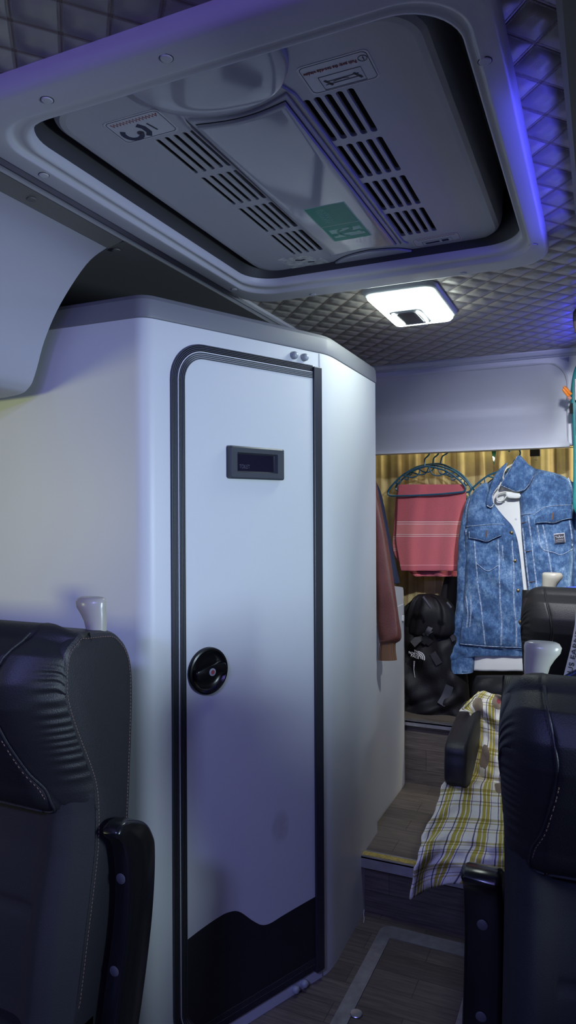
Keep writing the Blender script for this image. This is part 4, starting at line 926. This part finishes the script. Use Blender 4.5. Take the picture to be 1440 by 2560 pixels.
# ================================================================ denim jacket with a white shirt inside
JY = 3.04
dj = thing('denim_jacket', tuple(on_y(1290, 1650, JY)), 'acid-washed blue denim jacket with chest pockets hanging open on a hanger', 'jacket')
def wr(a, b): return lambda x, z: 0.0045*math.sin(38*x+9*math.sin(z*6+a))+0.003*math.sin(z*33+x*22+b)+0.0015*math.sin(z*90+x*60)
def jplate(name, pts, dy=0.0, th=0.004, bulge=0.012, wid=0.03, m=m_denim, parent=None, n=5, closed=True, fold=None, cuts=4):
    P = [tuple(p) for p in smooth_path(pxz(pts, JY), n, True)] if n > 1 else pxz(pts, JY)
    V, F = plate(P, JY+dy, th, bulge, wid, fold, cuts); return mk(name, V, F, m, parent or dj, ang=179 if bulge else 40)
lp = [(1216, 1206), (1196, 1216), (1178, 1238), (1167, 1272), (1164, 1310), (1161, 1360), (1163, 1420), (1160, 1480), (1154, 1540), (1150, 1590), (1149, 1612), (1180, 1616), (1230, 1620), (1290, 1622), (1313, 1622), (1316, 1560), (1311, 1500), (1305, 1440), (1299, 1385), (1292, 1345), (1280, 1315), (1260, 1292), (1242, 1270), (1228, 1248), (1222, 1225)]
FL = wr(0.3, 1.2); FR_ = wr(1.9, 0.1)
jl = jplate('front_panel', lp, 0.0, 0.006, 0.022, 0.05, fold=FL)
rp = [(1300, 1232), (1318, 1216), (1338, 1186), (1365, 1178), (1392, 1185), (1412, 1192), (1426, 1206), (1434, 1235), (1436, 1300), (1433, 1370), (1431, 1450), (1430, 1540), (1425, 1630), (1380, 1636), (1334, 1634), (1330, 1560), (1322, 1500), (1314, 1430), (1308, 1370), (1304, 1320), (1301, 1270)]
jr = jplate('front_panel', rp, -0.004, 0.006, 0.022, 0.05, fold=FR_)
bp = [(1225, 1200), (1290, 1168), (1345, 1172), (1412, 1192), (1434, 1240), (1432, 1500), (1424, 1640), (1290, 1645), (1152, 1640), (1160, 1480), (1164, 1320), (1172, 1250)]
jplate('back_panel', bp, 0.055, 0.006, 0.0, 0.03)
def surf(x, z, panel):   # depth of the cloth near (x, z)
    vs = panel.data.vertices; o = ORG[panel.name]; n = len(vs)//2; best = min(range(n), key=lambda i: (vs[i].co.x+o[0]-x)**2+(vs[i].co.z+o[2]-z)**2); return vs[best].co.y+o[1]
def seam(px, panel, r=0.0030, m=m_seam, lift=0.001, name='seam'):
    P = [on_y(u, v, JY) for u, v in px]; P = smooth_path(P, 5); P = [np.array([p[0], surf(p[0], p[2], panel)-lift, p[2]]) for p in P]
    # rope-like puckers of a washed felled seam
    rr = [r*(0.75+0.45*(i % 2)) for i in range(len(P)*2-1)]; Q = []
    for i in range(len(P)-1): Q += [P[i], (P[i]+P[i+1])/2]
    Q.append(P[-1]); return mk(name, *tube(Q, rr, 7, 0.6), m, panel)
for px in ([(1167, 1316), (1200, 1313), (1240, 1310), (1262, 1311)], [(1188, 1348), (1192, 1400), (1198, 1470), (1208, 1540), (1214, 1610)], [(1247, 1348), (1250, 1420), (1252, 1500), (1256, 1560), (1254, 1612)], [(1281, 1350), (1286, 1420), (1286, 1500), (1292, 1560), (1292, 1615)],
           [(1175, 1245), (1166, 1280), (1166, 1330), (1160, 1380)], [(1195, 1408), (1212, 1422), (1222, 1426), (1235, 1421), (1246, 1413)], [(1166, 1488), (1172, 1530), (1168, 1568)], [(1178, 1487), (1180, 1528), (1176, 1566)], [(1258, 1362), (1259, 1402)], [(1152, 1608), (1200, 1613), (1250, 1616), (1305, 1618)]): seam(px, jl)
for px in ([(1335, 1288), (1360, 1270), (1390, 1264), (1432, 1262)], [(1322, 1290), (1330, 1350), (1338, 1420), (1346, 1500), (1350, 1560)], [(1358, 1312), (1370, 1370), (1380, 1430), (1392, 1500)], [(1344, 1312), (1352, 1360), (1364, 1376)], [(1364, 1376), (1384, 1380), (1404, 1386), (1432, 1372)], [(1424, 1300), (1430, 1340), (1431, 1370)], [(1420, 1195), (1430, 1225), (1433, 1262)], [(1304, 1288), (1318, 1285), (1330, 1284)], [(1308, 1320), (1316, 1400), (1325, 1480), (1330, 1540)]): seam(px, jr)
# waistband, pocket flaps, patch
def patch(name, pts, panel, dy, th, m=m_denim, n=1):
    P = [tuple(p) for p in (smooth_path(pxz(pts, JY), 3, True) if n > 1 else pxz(pts, JY))]
    V, F = plate(P, lambda x, z: surf(x, z, panel)-dy, th, 0.002, 0.006, None, 3); return mk(name, V, F, m, panel, ang=60)
patch('waistband', [(1150, 1612), (1200, 1616), (1260, 1620), (1314, 1622), (1314, 1640), (1260, 1640), (1200, 1640), (1152, 1644)], jl, 0.003, 0.012)
f1 = patch('pocket_flap', [(1174, 1327), (1216, 1324), (1258, 1320), (1257, 1338), (1238, 1346), (1220, 1354), (1204, 1350), (1175, 1344)], jl, 0.010, 0.005)
f2 = patch('pocket_flap', [(1341, 1297), (1375, 1277), (1410, 1272), (1431, 1274), (1431, 1296), (1408, 1300), (1388, 1307), (1366, 1306), (1341, 1308)], jr, 0.010, 0.005)
for pts, fl in (([(1175, 1343), (1204, 1349), (1220, 1353), (1238, 1345), (1257, 1337)], f1), ([(1341, 1307), (1366, 1305), (1388, 1306), (1408, 1299), (1431, 1295)], f2), ([(1176, 1328), (1176, 1342)], f1)):
    P = [on_y(u, v, JY) for u, v in pts]; P = [np.array([p[0], surf(p[0], p[2], fl)-0.0008, p[2]]) for p in smooth_path(P, 5)]; mk('seam', *tube(P, [0.0012+0.0008*(i % 2) for i in range(len(P))], 6, 0.6), m_seam, fl)
for u, v, fl, pn in ((1220, 1334, f1, jl), (1384, 1290, f2, jr)):
    p = on_y(u, v, JY); y = surf(p[0], p[2], fl)-0.001; mk('buttonhole', *tube([(p[0]+0.001, y, p[2]+0.014), (p[0], y-0.0012, p[2]), (p[0]-0.002, y, p[2]-0.014)], 0.0026, 6, 0.5), m_tan, fl)
for u, v in ((1280, 1331), (1288, 1401), (1296, 1475), (1302, 1553)):
    p = on_y(u, v, JY); y = surf(p[0], p[2], jl); V, F = lathe([(0.0001, 0), (0.0055, 0), (0.0075, 0.002), (0.0078, 0.004), (0.0060, 0.0062), (0.0001, 0.0070)], 20); mk('button', orient(V, (p[0], y+0.001, p[2]), (1, 0, 0), (0, -1, 0)), F, m_brass, jl, ang=50)
for u, v in ((1313, 1306), (1324, 1377), (1332, 1453)):
    p = on_y(u, v, JY); y = surf(p[0], p[2], jr)-0.001; mk('buttonhole', *tube([(p[0]-0.013, y, p[2]-0.002), (p[0], y-0.0014, p[2]), (p[0]+0.013, y, p[2]+0.003)], 0.0026, 6, 0.5), m_tan, jr)
pt = patch('brand_patch', [(1385, 1334), (1412, 1331), (1415, 1356), (1388, 1359)], jr, 0.002, 0.003, m=m_logo); pc = on_y(1400, 1345, JY); y = surf(pc[0], pc[2], pt)
V, F = plate(pxz([(1387, 1336), (1411, 1333), (1413, 1354), (1390, 1357)], JY), y-0.0012, 0.001, 0.0, 0.01, None, 0); mk('patch_field', V, F, m_ink, pt, smooth=False)
pb = on_y(1390, 1345, JY); scr_ = [(pb[0]+i*0.0024, y-0.0022, pb[2]+0.0035*math.sin(i*2.1)+0.0004*i+(0.006 if i < 3 else 0.002)) for i in range(14)]; mk('script_mark', *tube(smooth_path(scr_, 3), 0.0009, 6), m_logo, pt)
for k_ in (0, 1): mk('bar_mark', *tube([on_y(1391, 1350+4*k_, JY)*[1, 0, 1]+[0, y-0.002, 0], on_y(1410, 1347+4*k_, JY)*[1, 0, 1]+[0, y-0.002, 0]], 0.0010, 6), m_lampgrey if k_ else m_ribbon, pt)
# collar
c1 = jplate('collar', [(1298, 1139), (1312, 1150), (1324, 1163), (1339, 1173), (1336, 1192), (1326, 1212), (1312, 1228), (1292, 1230), (1272, 1222), (1254, 1215), (1264, 1196), (1280, 1170)], -0.034, 0.008, 0.010, 0.02, n=2, cuts=4)
c2 = jplate('collar', [(1258, 1166), (1270, 1158), (1262, 1180), (1250, 1212), (1240, 1226), (1234, 1240), (1236, 1260), (1232, 1268), (1222, 1267), (1217, 1258), (1224, 1232), (1238, 1190)], -0.026, 0.008, 0.008, 0.015, n=2, cuts=4)
for pts, cc_, m_ in (([(1296, 1142), (1280, 1170), (1264, 1196), (1255, 1214)], c1, m_seam), ([(1255, 1214), (1272, 1221), (1292, 1229), (1311, 1226)], c1, m_seam), ([(1312, 1226), (1326, 1210), (1336, 1190)], c1, m_seam), ([(1252, 1212), (1240, 1228), (1234, 1242), (1236, 1260), (1230, 1268), (1220, 1264)], c2, m_white)):
    P = [on_y(u, v, JY) for u, v in pts]; P = smooth_path(P, 6); P = [np.array([p[0], surf(p[0], p[2], cc_)-0.001, p[2]]) for p in P]; mk('seam', *tube(P, [0.0014+0.0014*(i % 2) for i in range(len(P))], 6, 0.7), m_, cc_)
# sleeves with cuffs
V, F, uv = rowloft(R([(1240, 1170, 1196, 0.5), (1275, 1160, 1200), (1340, 1148, 1196), (1420, 1144, 1194), (1500, 1142, 1196), (1560, 1134, 1196), (1620, 1124, 1190), (1650, 1120, 1186), (1676, 1120, 1182, 0.9)], JY+0.035, 0.036), fold=lambda s, v: 0.007*math.sin(v*26+s*2.2)*(0.3+v)+0.003*math.sin(v*60-s*4)); s1_ = mk('sleeve', V, F, m_denim, dj, ang=179)
V, F, uv = rowloft(R([(1640, 1120, 1187), (1655, 1119, 1186), (1680, 1119, 1183)], JY+0.033, 0.040)); mk('cuff', V, F, m_denim, s1_, ang=60)
V, F, uv = rowloft(R([(1205, 1412, 1440, 0.4), (1240, 1424, 1466), (1320, 1430, 1478), (1420, 1430, 1480), (1520, 1426, 1480), (1640, 1420, 1474), (1680, 1418, 1470, 0.8)], JY+0.03, 0.036), fold=lambda s, v: 0.006*math.sin(v*24+s*2)); mk('sleeve', V, F, m_denim, dj, ang=179)
# white shirt worn inside the jacket
ws = thing('white_shirt', tuple(on_y(1250, 1672, JY+0.02)), 'white buttoned shirt inside the denim jacket, its collar and hem showing', 'shirt')
V, F, uv = rowloft(R([(1205, 1240, 1330, 0.5), (1235, 1225, 1360), (1300, 1200, 1400), (1400, 1195, 1405), (1560, 1190, 1402), (1640, 1186, 1398), (1676, 1184, 1396, 0.8)], JY+0.028, 0.020), fold=lambda s, v: 0.003*math.sin(s*14+v*5)); mk('body', V, F, m_white, ws, ang=179)
V, F = plate([tuple(p) for p in smooth_path(pxz([(1267, 1229), (1300, 1233), (1301, 1246), (1280, 1247), (1268, 1243)], JY), 2, True)], JY-0.022, 0.006, 0.006, 0.01, None, 3); mk('collar', V, F, m_white, ws, ang=179)
ring = [on_y(u, v, JY-0.018) for u, v in [(1266, 1230), (1248, 1234), (1242, 1243), (1246, 1252), (1256, 1252), (1264, 1244), (1270, 1236)]]; mk('collar_band', *tube(smooth_path(ring, 5), 0.0075, 8, 0.5), m_white, ws)
ring = [on_y(u, v, JY-0.010) for u, v in [(1292, 1158), (1272, 1166), (1262, 1176), (1257, 1190), (1260, 1200)]]; mk('collar_fold', *tube(smooth_path(ring, 5), 0.0065, 8, 0.5), m_white, ws)
for u, v in ((1279, 1247), (1290, 1297)):
    p = on_y(u, v, JY-0.001); V, F = lathe([(0.0001, 0), (0.0048, 0), (0.005, 0.0012), (0.004, 0.0018), (0.0001, 0.0012)], 16); mk('button', orient(V, p+np.array([0, 0.004, 0]), (1, 0, 0), (0, -1, 0)), F, m_ribbon, ws, ang=50)
# black coat hanging behind the denim jacket
V, F, uv = rowloft(R([(1178, 1262, 1300, 0.5), (1200, 1226, 1320), (1235, 1192, 1360), (1262, 1168, 1390), (1320, 1150, 1400), (1500, 1100, 1400), (1700, 1105, 1400), (1790, 1120, 1380, 0.8)], 3.238, 0.022), fold=lambda s, v: 0.006*math.sin(s*9+v*6)); tag(mk('black_coat', V, F, m_black, ang=179), 'black coat whose shoulder shows behind the denim jacket', 'coat')

# ================================================================ backpack
bk = thing('backpack', tuple(on_y(1080, 1805, 3.02)), 'black hiking backpack with grey straps and a white chest logo on the step', 'backpack')
def bf(s, v): return 0.014*math.sin(s*5+v*9+2*math.sin(v*17))+0.008*math.sin(s*11-v*23)+0.004*math.sin(v*60+s*8)
V, F, uv = rowloft(R([(1500, 1030, 1100, 0.4), (1530, 1000, 1140, 0.8), (1580, 985, 1155), (1660, 982, 1165), (1730, 984, 1172, 1.05), (1780, 988, 1172, 1.0), (1808, 996, 1164, 0.8)], 3.12, 0.095), n=60, fold=bf, steps=10); pk = mk('body', V, F, m_pack, bk, ang=179)
V, F, uv = rowloft(R([(1486, 1046, 1082, 0.5), (1496, 1034, 1112, 0.8), (1520, 1026, 1136), (1552, 1020, 1146), (1578, 1018, 1146, 0.9), (1590, 1022, 1140, 0.5)], 3.09, 0.10), n=48, fold=lambda s, v: 0.012*math.sin(s*7+v*5)+0.006*math.sin(s*17+v*9), steps=8); mk('lid', V, F, m_pack, bk, ang=179)
def psurf(p, k=0.0):    # front of the pack at (x, z)
    best = None
    for o in (pk,):
        off = ORG[o.name]
        for v in o.data.vertices:
            d = (v.co.x+off[0]-p[0])**2+(v.co.z+off[2]-p[2])**2
            if v.co.y+off[1] < 3.12 and (best is None or d < best[0]): best = (d, v.co.y+off[1])
    return np.array([p[0], best[1]-k, p[2]])
def strap(name, px, w_, m, k=0.006, th=0.003, parent=None):
    P = [psurf(on_y(u, v, 2.95), k) for u, v in px]; P = smooth_path(P, 6); rings = []
    for i, p in enumerate(P):
        d = P[min(i+1, len(P)-1)]-P[max(i-1, 0)]; d /= np.linalg.norm(d); s = np.cross(d, [0, -1, 0]); s /= np.linalg.norm(s)
        rings.append([p+s*w_/2, p+s*w_/2-np.array([0, th, 0]), p-s*w_/2-np.array([0, th, 0]), p-s*w_/2])
    return mk(name, *loft(rings), m, parent or bk, ang=40)
strap('strap', [(1084, 1545), (1078, 1558), (1066, 1580), (1056, 1600), (1047, 1617)], 0.020, m_packlight, 0.014)
strap('strap', [(1060, 1590), (1075, 1580), (1095, 1582), (1112, 1592), (1126, 1610)], 0.016, m_packlight, 0.010)
strap('strap', [(1012, 1565), (1030, 1570), (1045, 1580), (1056, 1590)], 0.018, m_packgrey, 0.010)
strap('gusset', [(1025, 1615), (1045, 1600), (1066, 1618)], 0.030, m_packgrey, 0.008)
strap('gusset', [(1072, 1640), (1082, 1655), (1090, 1668)], 0.030, m_packgrey, 0.006)
strap('gusset', [(1095, 1770), (1106, 1750), (1115, 1725)], 0.034, m_packlight, 0.004)
for u, v in ((1076, 1557), (1085, 1541)):
    p = psurf(on_y(u, v, 2.95), 0.020); V, F = join(box(-0.012, 0.012, -0.004, 0.004, -0.014, 0.014)); V = [(p[0]+a*0.85+c*0.45, p[1]+b, p[2]+c*0.85-a*0.45) for a, b, c in V]; mk('buckle', V, F, m_packgrey, bk, smooth=False, bevel=0.002)
for u, v in ((1062, 1498), (1072, 1512), (1122, 1512)):
    p = on_y(u, v, 2.90); V, F = tube([p+np.array([-0.008, 0, 0.010]), p, p+np.array([0.010, 0, -0.012])], 0.006, 8); mk('cord_lock', V, F, m_packlight, bk)
# chest logo: three short lines of bold type with arcs to the right
lg = psurf(on_y(1014, 1632, 2.95), 0.026); rt = np.array([0.93, 0, -0.20]); up = np.array([0.25, 0, 0.95])
for i, (tx, dx, dz) in enumerate((('THE', 0.024, 0.002), ('NORTH', 0.0, -0.010), ('FACE', 0.010, -0.021))):
    lettering(tx, lg+np.array([dx, -0.004, dz-0.2*dx]), rt, up, 0.0145, m_logo, bk, width=(0.024, 0.046, 0.036)[i], thick=0.0012)
for k_, r_ in enumerate((0.010, 0.0175, 0.025)):
    c_ = lg+np.array([0.046, -0.004, -0.026]); P = [c_+np.array([r_*math.cos(t), 0, r_*math.sin(t)]) for t in np.linspace(-0.35, 1.6, 10)]; mk('logo_arc', *tube(P, 0.0025, 6, 0.4), m_logo, bk)
p0_ = psurf(on_y(1024, 1662, 2.95), 0.008); p1_ = psurf(on_y(1026, 1704, 2.95), 0.012); mk('zip_pull', *tube([p0_, (p0_+p1_)/2+np.array([-0.003, -0.002, 0]), p1_], [0.004, 0.0016, 0.0012], 6), m_logo, bk)
# black duffel bag behind
V, F, uv = rowloft(R([(1448, 1120, 1180, 0.5), (1470, 1106, 1220), (1540, 1100, 1300), (1640, 1105, 1330), (1740, 1110, 1330), (1800, 1120, 1320, 0.7)], 3.17, 0.05)[:0] or R([(1690, 1190, 1330, 0.5), (1712, 1182, 1345), (1760, 1180, 1350), (1812, 1184, 1346, 0.8)], 3.00, 0.07), fold=lambda s, v: 0.008*math.sin(s*8+v*7)); tag(mk('duffel_bag', V, F, m_pack, ang=179), 'black duffel bag on the step below the denim jacket', 'bag')

# ================================================================ plaid cloth over the rear seat
ctl = [
 [(1196, 1738, 2.33), (1204, 1726, 2.33), (1222, 1730, 2.31), (1246, 1738, 2.29), (1275, 1745, 2.27), (1310, 1750, 2.25)],
 [(1150, 1776, 2.20), (1180, 1752, 2.26), (1210, 1756, 2.28), (1246, 1764, 2.27), (1275, 1770, 2.25), (1310, 1775, 2.23)],
 [(1172, 1778, 2.22), (1190, 1786, 2.26), (1212, 1792, 2.27), (1246, 1800, 2.26), (1275, 1805, 2.24), (1310, 1810, 2.22)],
 [(1180, 1815, 2.22), (1194, 1826, 2.25), (1214, 1832, 2.26), (1246, 1838, 2.25), (1275, 1842, 2.23), (1310, 1845, 2.21)],
 [(1174, 1860, 2.21), (1190, 1872, 2.24), (1212, 1878, 2.25), (1246, 1884, 2.24), (1275, 1886, 2.22), (1310, 1888, 2.20)],
 [(1158, 1905, 2.19), (1180, 1918, 2.22), (1206, 1924, 2.23), (1244, 1930, 2.22), (1275, 1932, 2.20), (1310, 1935, 2.18)],
 [(1128, 1938, 2.13), (1160, 1945, 2.18), (1200, 1950, 2.21), (1240, 1954, 2.20), (1275, 1956, 2.18), (1310, 1958, 2.16)],
 [(1108, 1962, 2.05), (1150, 1960, 2.08), (1195, 1962, 2.10), (1240, 1966, 2.09), (1275, 1968, 2.07), (1310, 1970, 2.05)],
 [(1094, 2005, 1.96), (1140, 2002, 1.99), (1190, 2004, 2.01), (1238, 2008, 2.00), (1275, 2010, 1.98), (1310, 2012, 1.96)],
 [(1080, 2045, 1.88), (1130, 2042, 1.91), (1185, 2044, 1.93), (1236, 2048, 1.92), (1275, 2050, 1.90), (1310, 2052, 1.88)],
 [(1060, 2080, 1.81), (1115, 2078, 1.85), (1175, 2080, 1.86), (1232, 2084, 1.85), (1275, 2086, 1.83), (1310, 2088, 1.81)],
 [(1050, 2112, 1.755), (1100, 2108, 1.785), (1165, 2110, 1.80), (1230, 2114, 1.79), (1275, 2116, 1.77), (1310, 2118, 1.75)],
 [(1043, 2150, 1.735), (1090, 2142, 1.755), (1150, 2140, 1.77), (1225, 2146, 1.77), (1275, 2148, 1.75), (1310, 2150, 1.73)],
 [(1034, 2200, 1.735), (1072, 2180, 1.785), (1140, 2172, 1.765), (1220, 2176, 1.765), (1275, 2178, 1.75), (1310, 2180, 1.73)],
 [(1025, 2250, 1.735), (1070, 2225, 1.80), (1115, 2212, 1.755), (1215, 2208, 1.765), (1275, 2208, 1.75), (1310, 2208, 1.73)],
]
G0 = [smooth_path([deep(*p) for p in r], 8) for r in ctl]; cols = list(zip(*G0)); G1 = [smooth_path(list(c), 7) for c in cols]; G = np.array(G1).transpose(1, 0, 2)
nr, nc = G.shape[:2]
for i in range(nr):
    for j in range(nc):
        u, v = j/nc, i/nr; G[i, j] += np.array([0, -1, 0.4])*(0.009*math.sin(v*31+5*math.sin(u*4))*math.sin(u*3.0+0.5)+0.006*math.sin(u*26+v*22)*math.sin(v*9+1)+0.004*math.sin(v*80+u*9+4*math.sin(u*7)))
V, F, uv = grid(G); tag(mk('plaid_blanket', V, F, m_plaid, uv=uv, solid=0.004, soff=-1, ang=179), 'crumpled yellow and cream plaid cloth draped over the rear seat into the aisle', 'blanket')

# ================================================================ ribbon, teal bag and the small things at the right border
rbn = thing('printed_ribbon', tuple(deep(1420, 1690, 2.0)), 'white ribbon with bold black print between the two right seat tops', 'ribbon')
def quad(name, px, t0, m, parent, dt=0.004):
    A = [deep(u, v, t0) for u, v in px]; B = [deep(u, v, t0)+np.array([0, dt, 0]) for u, v in px]; return mk(name, *loft([A, B]), m, parent, smooth=False)
quad('band', [(1441, 1512), (1437, 1562), (1426, 1622), (1409, 1689), (1440, 1673), (1452, 1650), (1462, 1600), (1468, 1512)], 1.95, m_ribbon, rbn)
quad('blue_end', [(1409, 1689), (1440, 1673), (1441, 1690), (1411, 1696)], 1.95, m_navyink, rbn)
o0, o1 = deep(1430, 1684, 1.945), deep(1446, 1606, 1.945); dr = o1-o0
lettering('US EARNER', o0, dr, np.cross(dr, [0, 1, 0])*-1 if False else deep(1420, 1682, 1.945)-o0, 0.020, m_ink, rbn, width=0.135)
for k_ in range(6): mk('tiny_print', *tube([deep(1416+4*k_, 1693-1.7*k_, 1.944), deep(1418+4*k_, 1689-1.7*k_, 1.944)], 0.0009, 5), m_blue, rbn)
V, F, uv = rowloft([(deep(1412, 1468, 2.5), deep(1475, 1462, 2.5), 0.01), (deep(1418, 1482, 2.5), deep(1480, 1480, 2.5), 0.02), (deep(1430, 1510, 2.5), deep(1480, 1530, 2.5), 0.015)]); tag(mk('blue_pouch', V, F, m_blue, ang=179), 'bright blue pouch just behind the headrest of the rear right seat', 'pouch')
tb = thing('teal_bag', tuple(deep(1450, 1280, 2.70)), 'teal bag with pale print hanging at the right border of the photo', 'bag')
def RT(rows, t): return [(deep(l, v, t), deep(r, v, t), k) for v, l, r, k in rows]
V, F, uv = rowloft(RT([(905, 1448, 1500, 0.006), (920, 1437, 1510, 0.014), (950, 1430, 1516, 0.02), (1000, 1427, 1518, 0.022), (1060, 1431, 1518, 0.02), (1120, 1433, 1518, 0.02), (1200, 1433, 1516, 0.02), (1262, 1432, 1510, 0.015), (1285, 1440, 1500, 0.006)], 2.70)); mk('body', V, F, m_teal, tb, ang=179)
quad('pale_print', [(1437, 948), (1462, 940), (1462, 1000), (1438, 1000)], 2.655, m_logo, tb); quad('blue_print_panel', [(1439, 1018), (1462, 1012), (1462, 1080), (1440, 1080)], 2.655, mat('lilac_print', (0.18, 0.18, 0.55), 0.5), tb)
pg = thing('clothes_peg', tuple(deep(1415, 985, 2.66)), 'small orange plastic clothes peg beside the teal bag at the right border', 'peg')
for a, b in (((1409, 966), (1428, 986)), ((1407, 972), (1423, 992))):
    A, B = deep(*a, 2.66), deep(*b, 2.66); mk('prong', *tube([A, A*0.7+B*0.3, A*0.3+B*0.7, B], [0.004, 0.0062, 0.0058, 0.005], 10), m_orange, pg)
mk('spring', *tube([deep(1420, 992, 2.655), deep(1427, 997, 2.655)], 0.006, 8), mat('peg_spring_pink', (0.6, 0.25, 0.18), 0.4), pg)
V, F, uv = rowloft(RT([(1008, 1426, 1432, 0.004), (1018, 1423, 1432, 0.008), (1034, 1424, 1433, 0.004)], 2.66)); tag(mk('black_clip', V, F, m_black, ang=60), 'little black clip under the orange peg at the right border', 'clip')
fur = thing('plush_ornament', tuple(deep(1442, 830, 2.2)), 'small dark furry ornament hanging at the right border under the ceiling', 'ornament')
V, F, uv = rowloft(RT([(772, 1439, 1448, 0.006), (782, 1433, 1458, 0.02), (795, 1432, 1462, 0.025), (806, 1433, 1462, 0.024)], 2.2), n=40, fold=lambda s, v: 0.004*math.sin(s*40)*math.sin(v*50), steps=8); mk('fur_top', V, F, m_black, fur, ang=179)
V, F, uv = rowloft(RT([(803, 1433, 1460, 0.02), (818, 1434, 1458, 0.018), (832, 1438, 1450, 0.008)], 2.2)); mk('face', V, F, mat('dark_brown_plush', (0.06, 0.045, 0.03), 0.9), fur, ang=179)
mk('hanging_cord', *tube([deep(1444, 774, 2.2), deep(1444, 774, 2.2)*np.array([1, 1, 0])+np.array([0, 0, 1.93])], 0.001, 5), m_rope, fur)
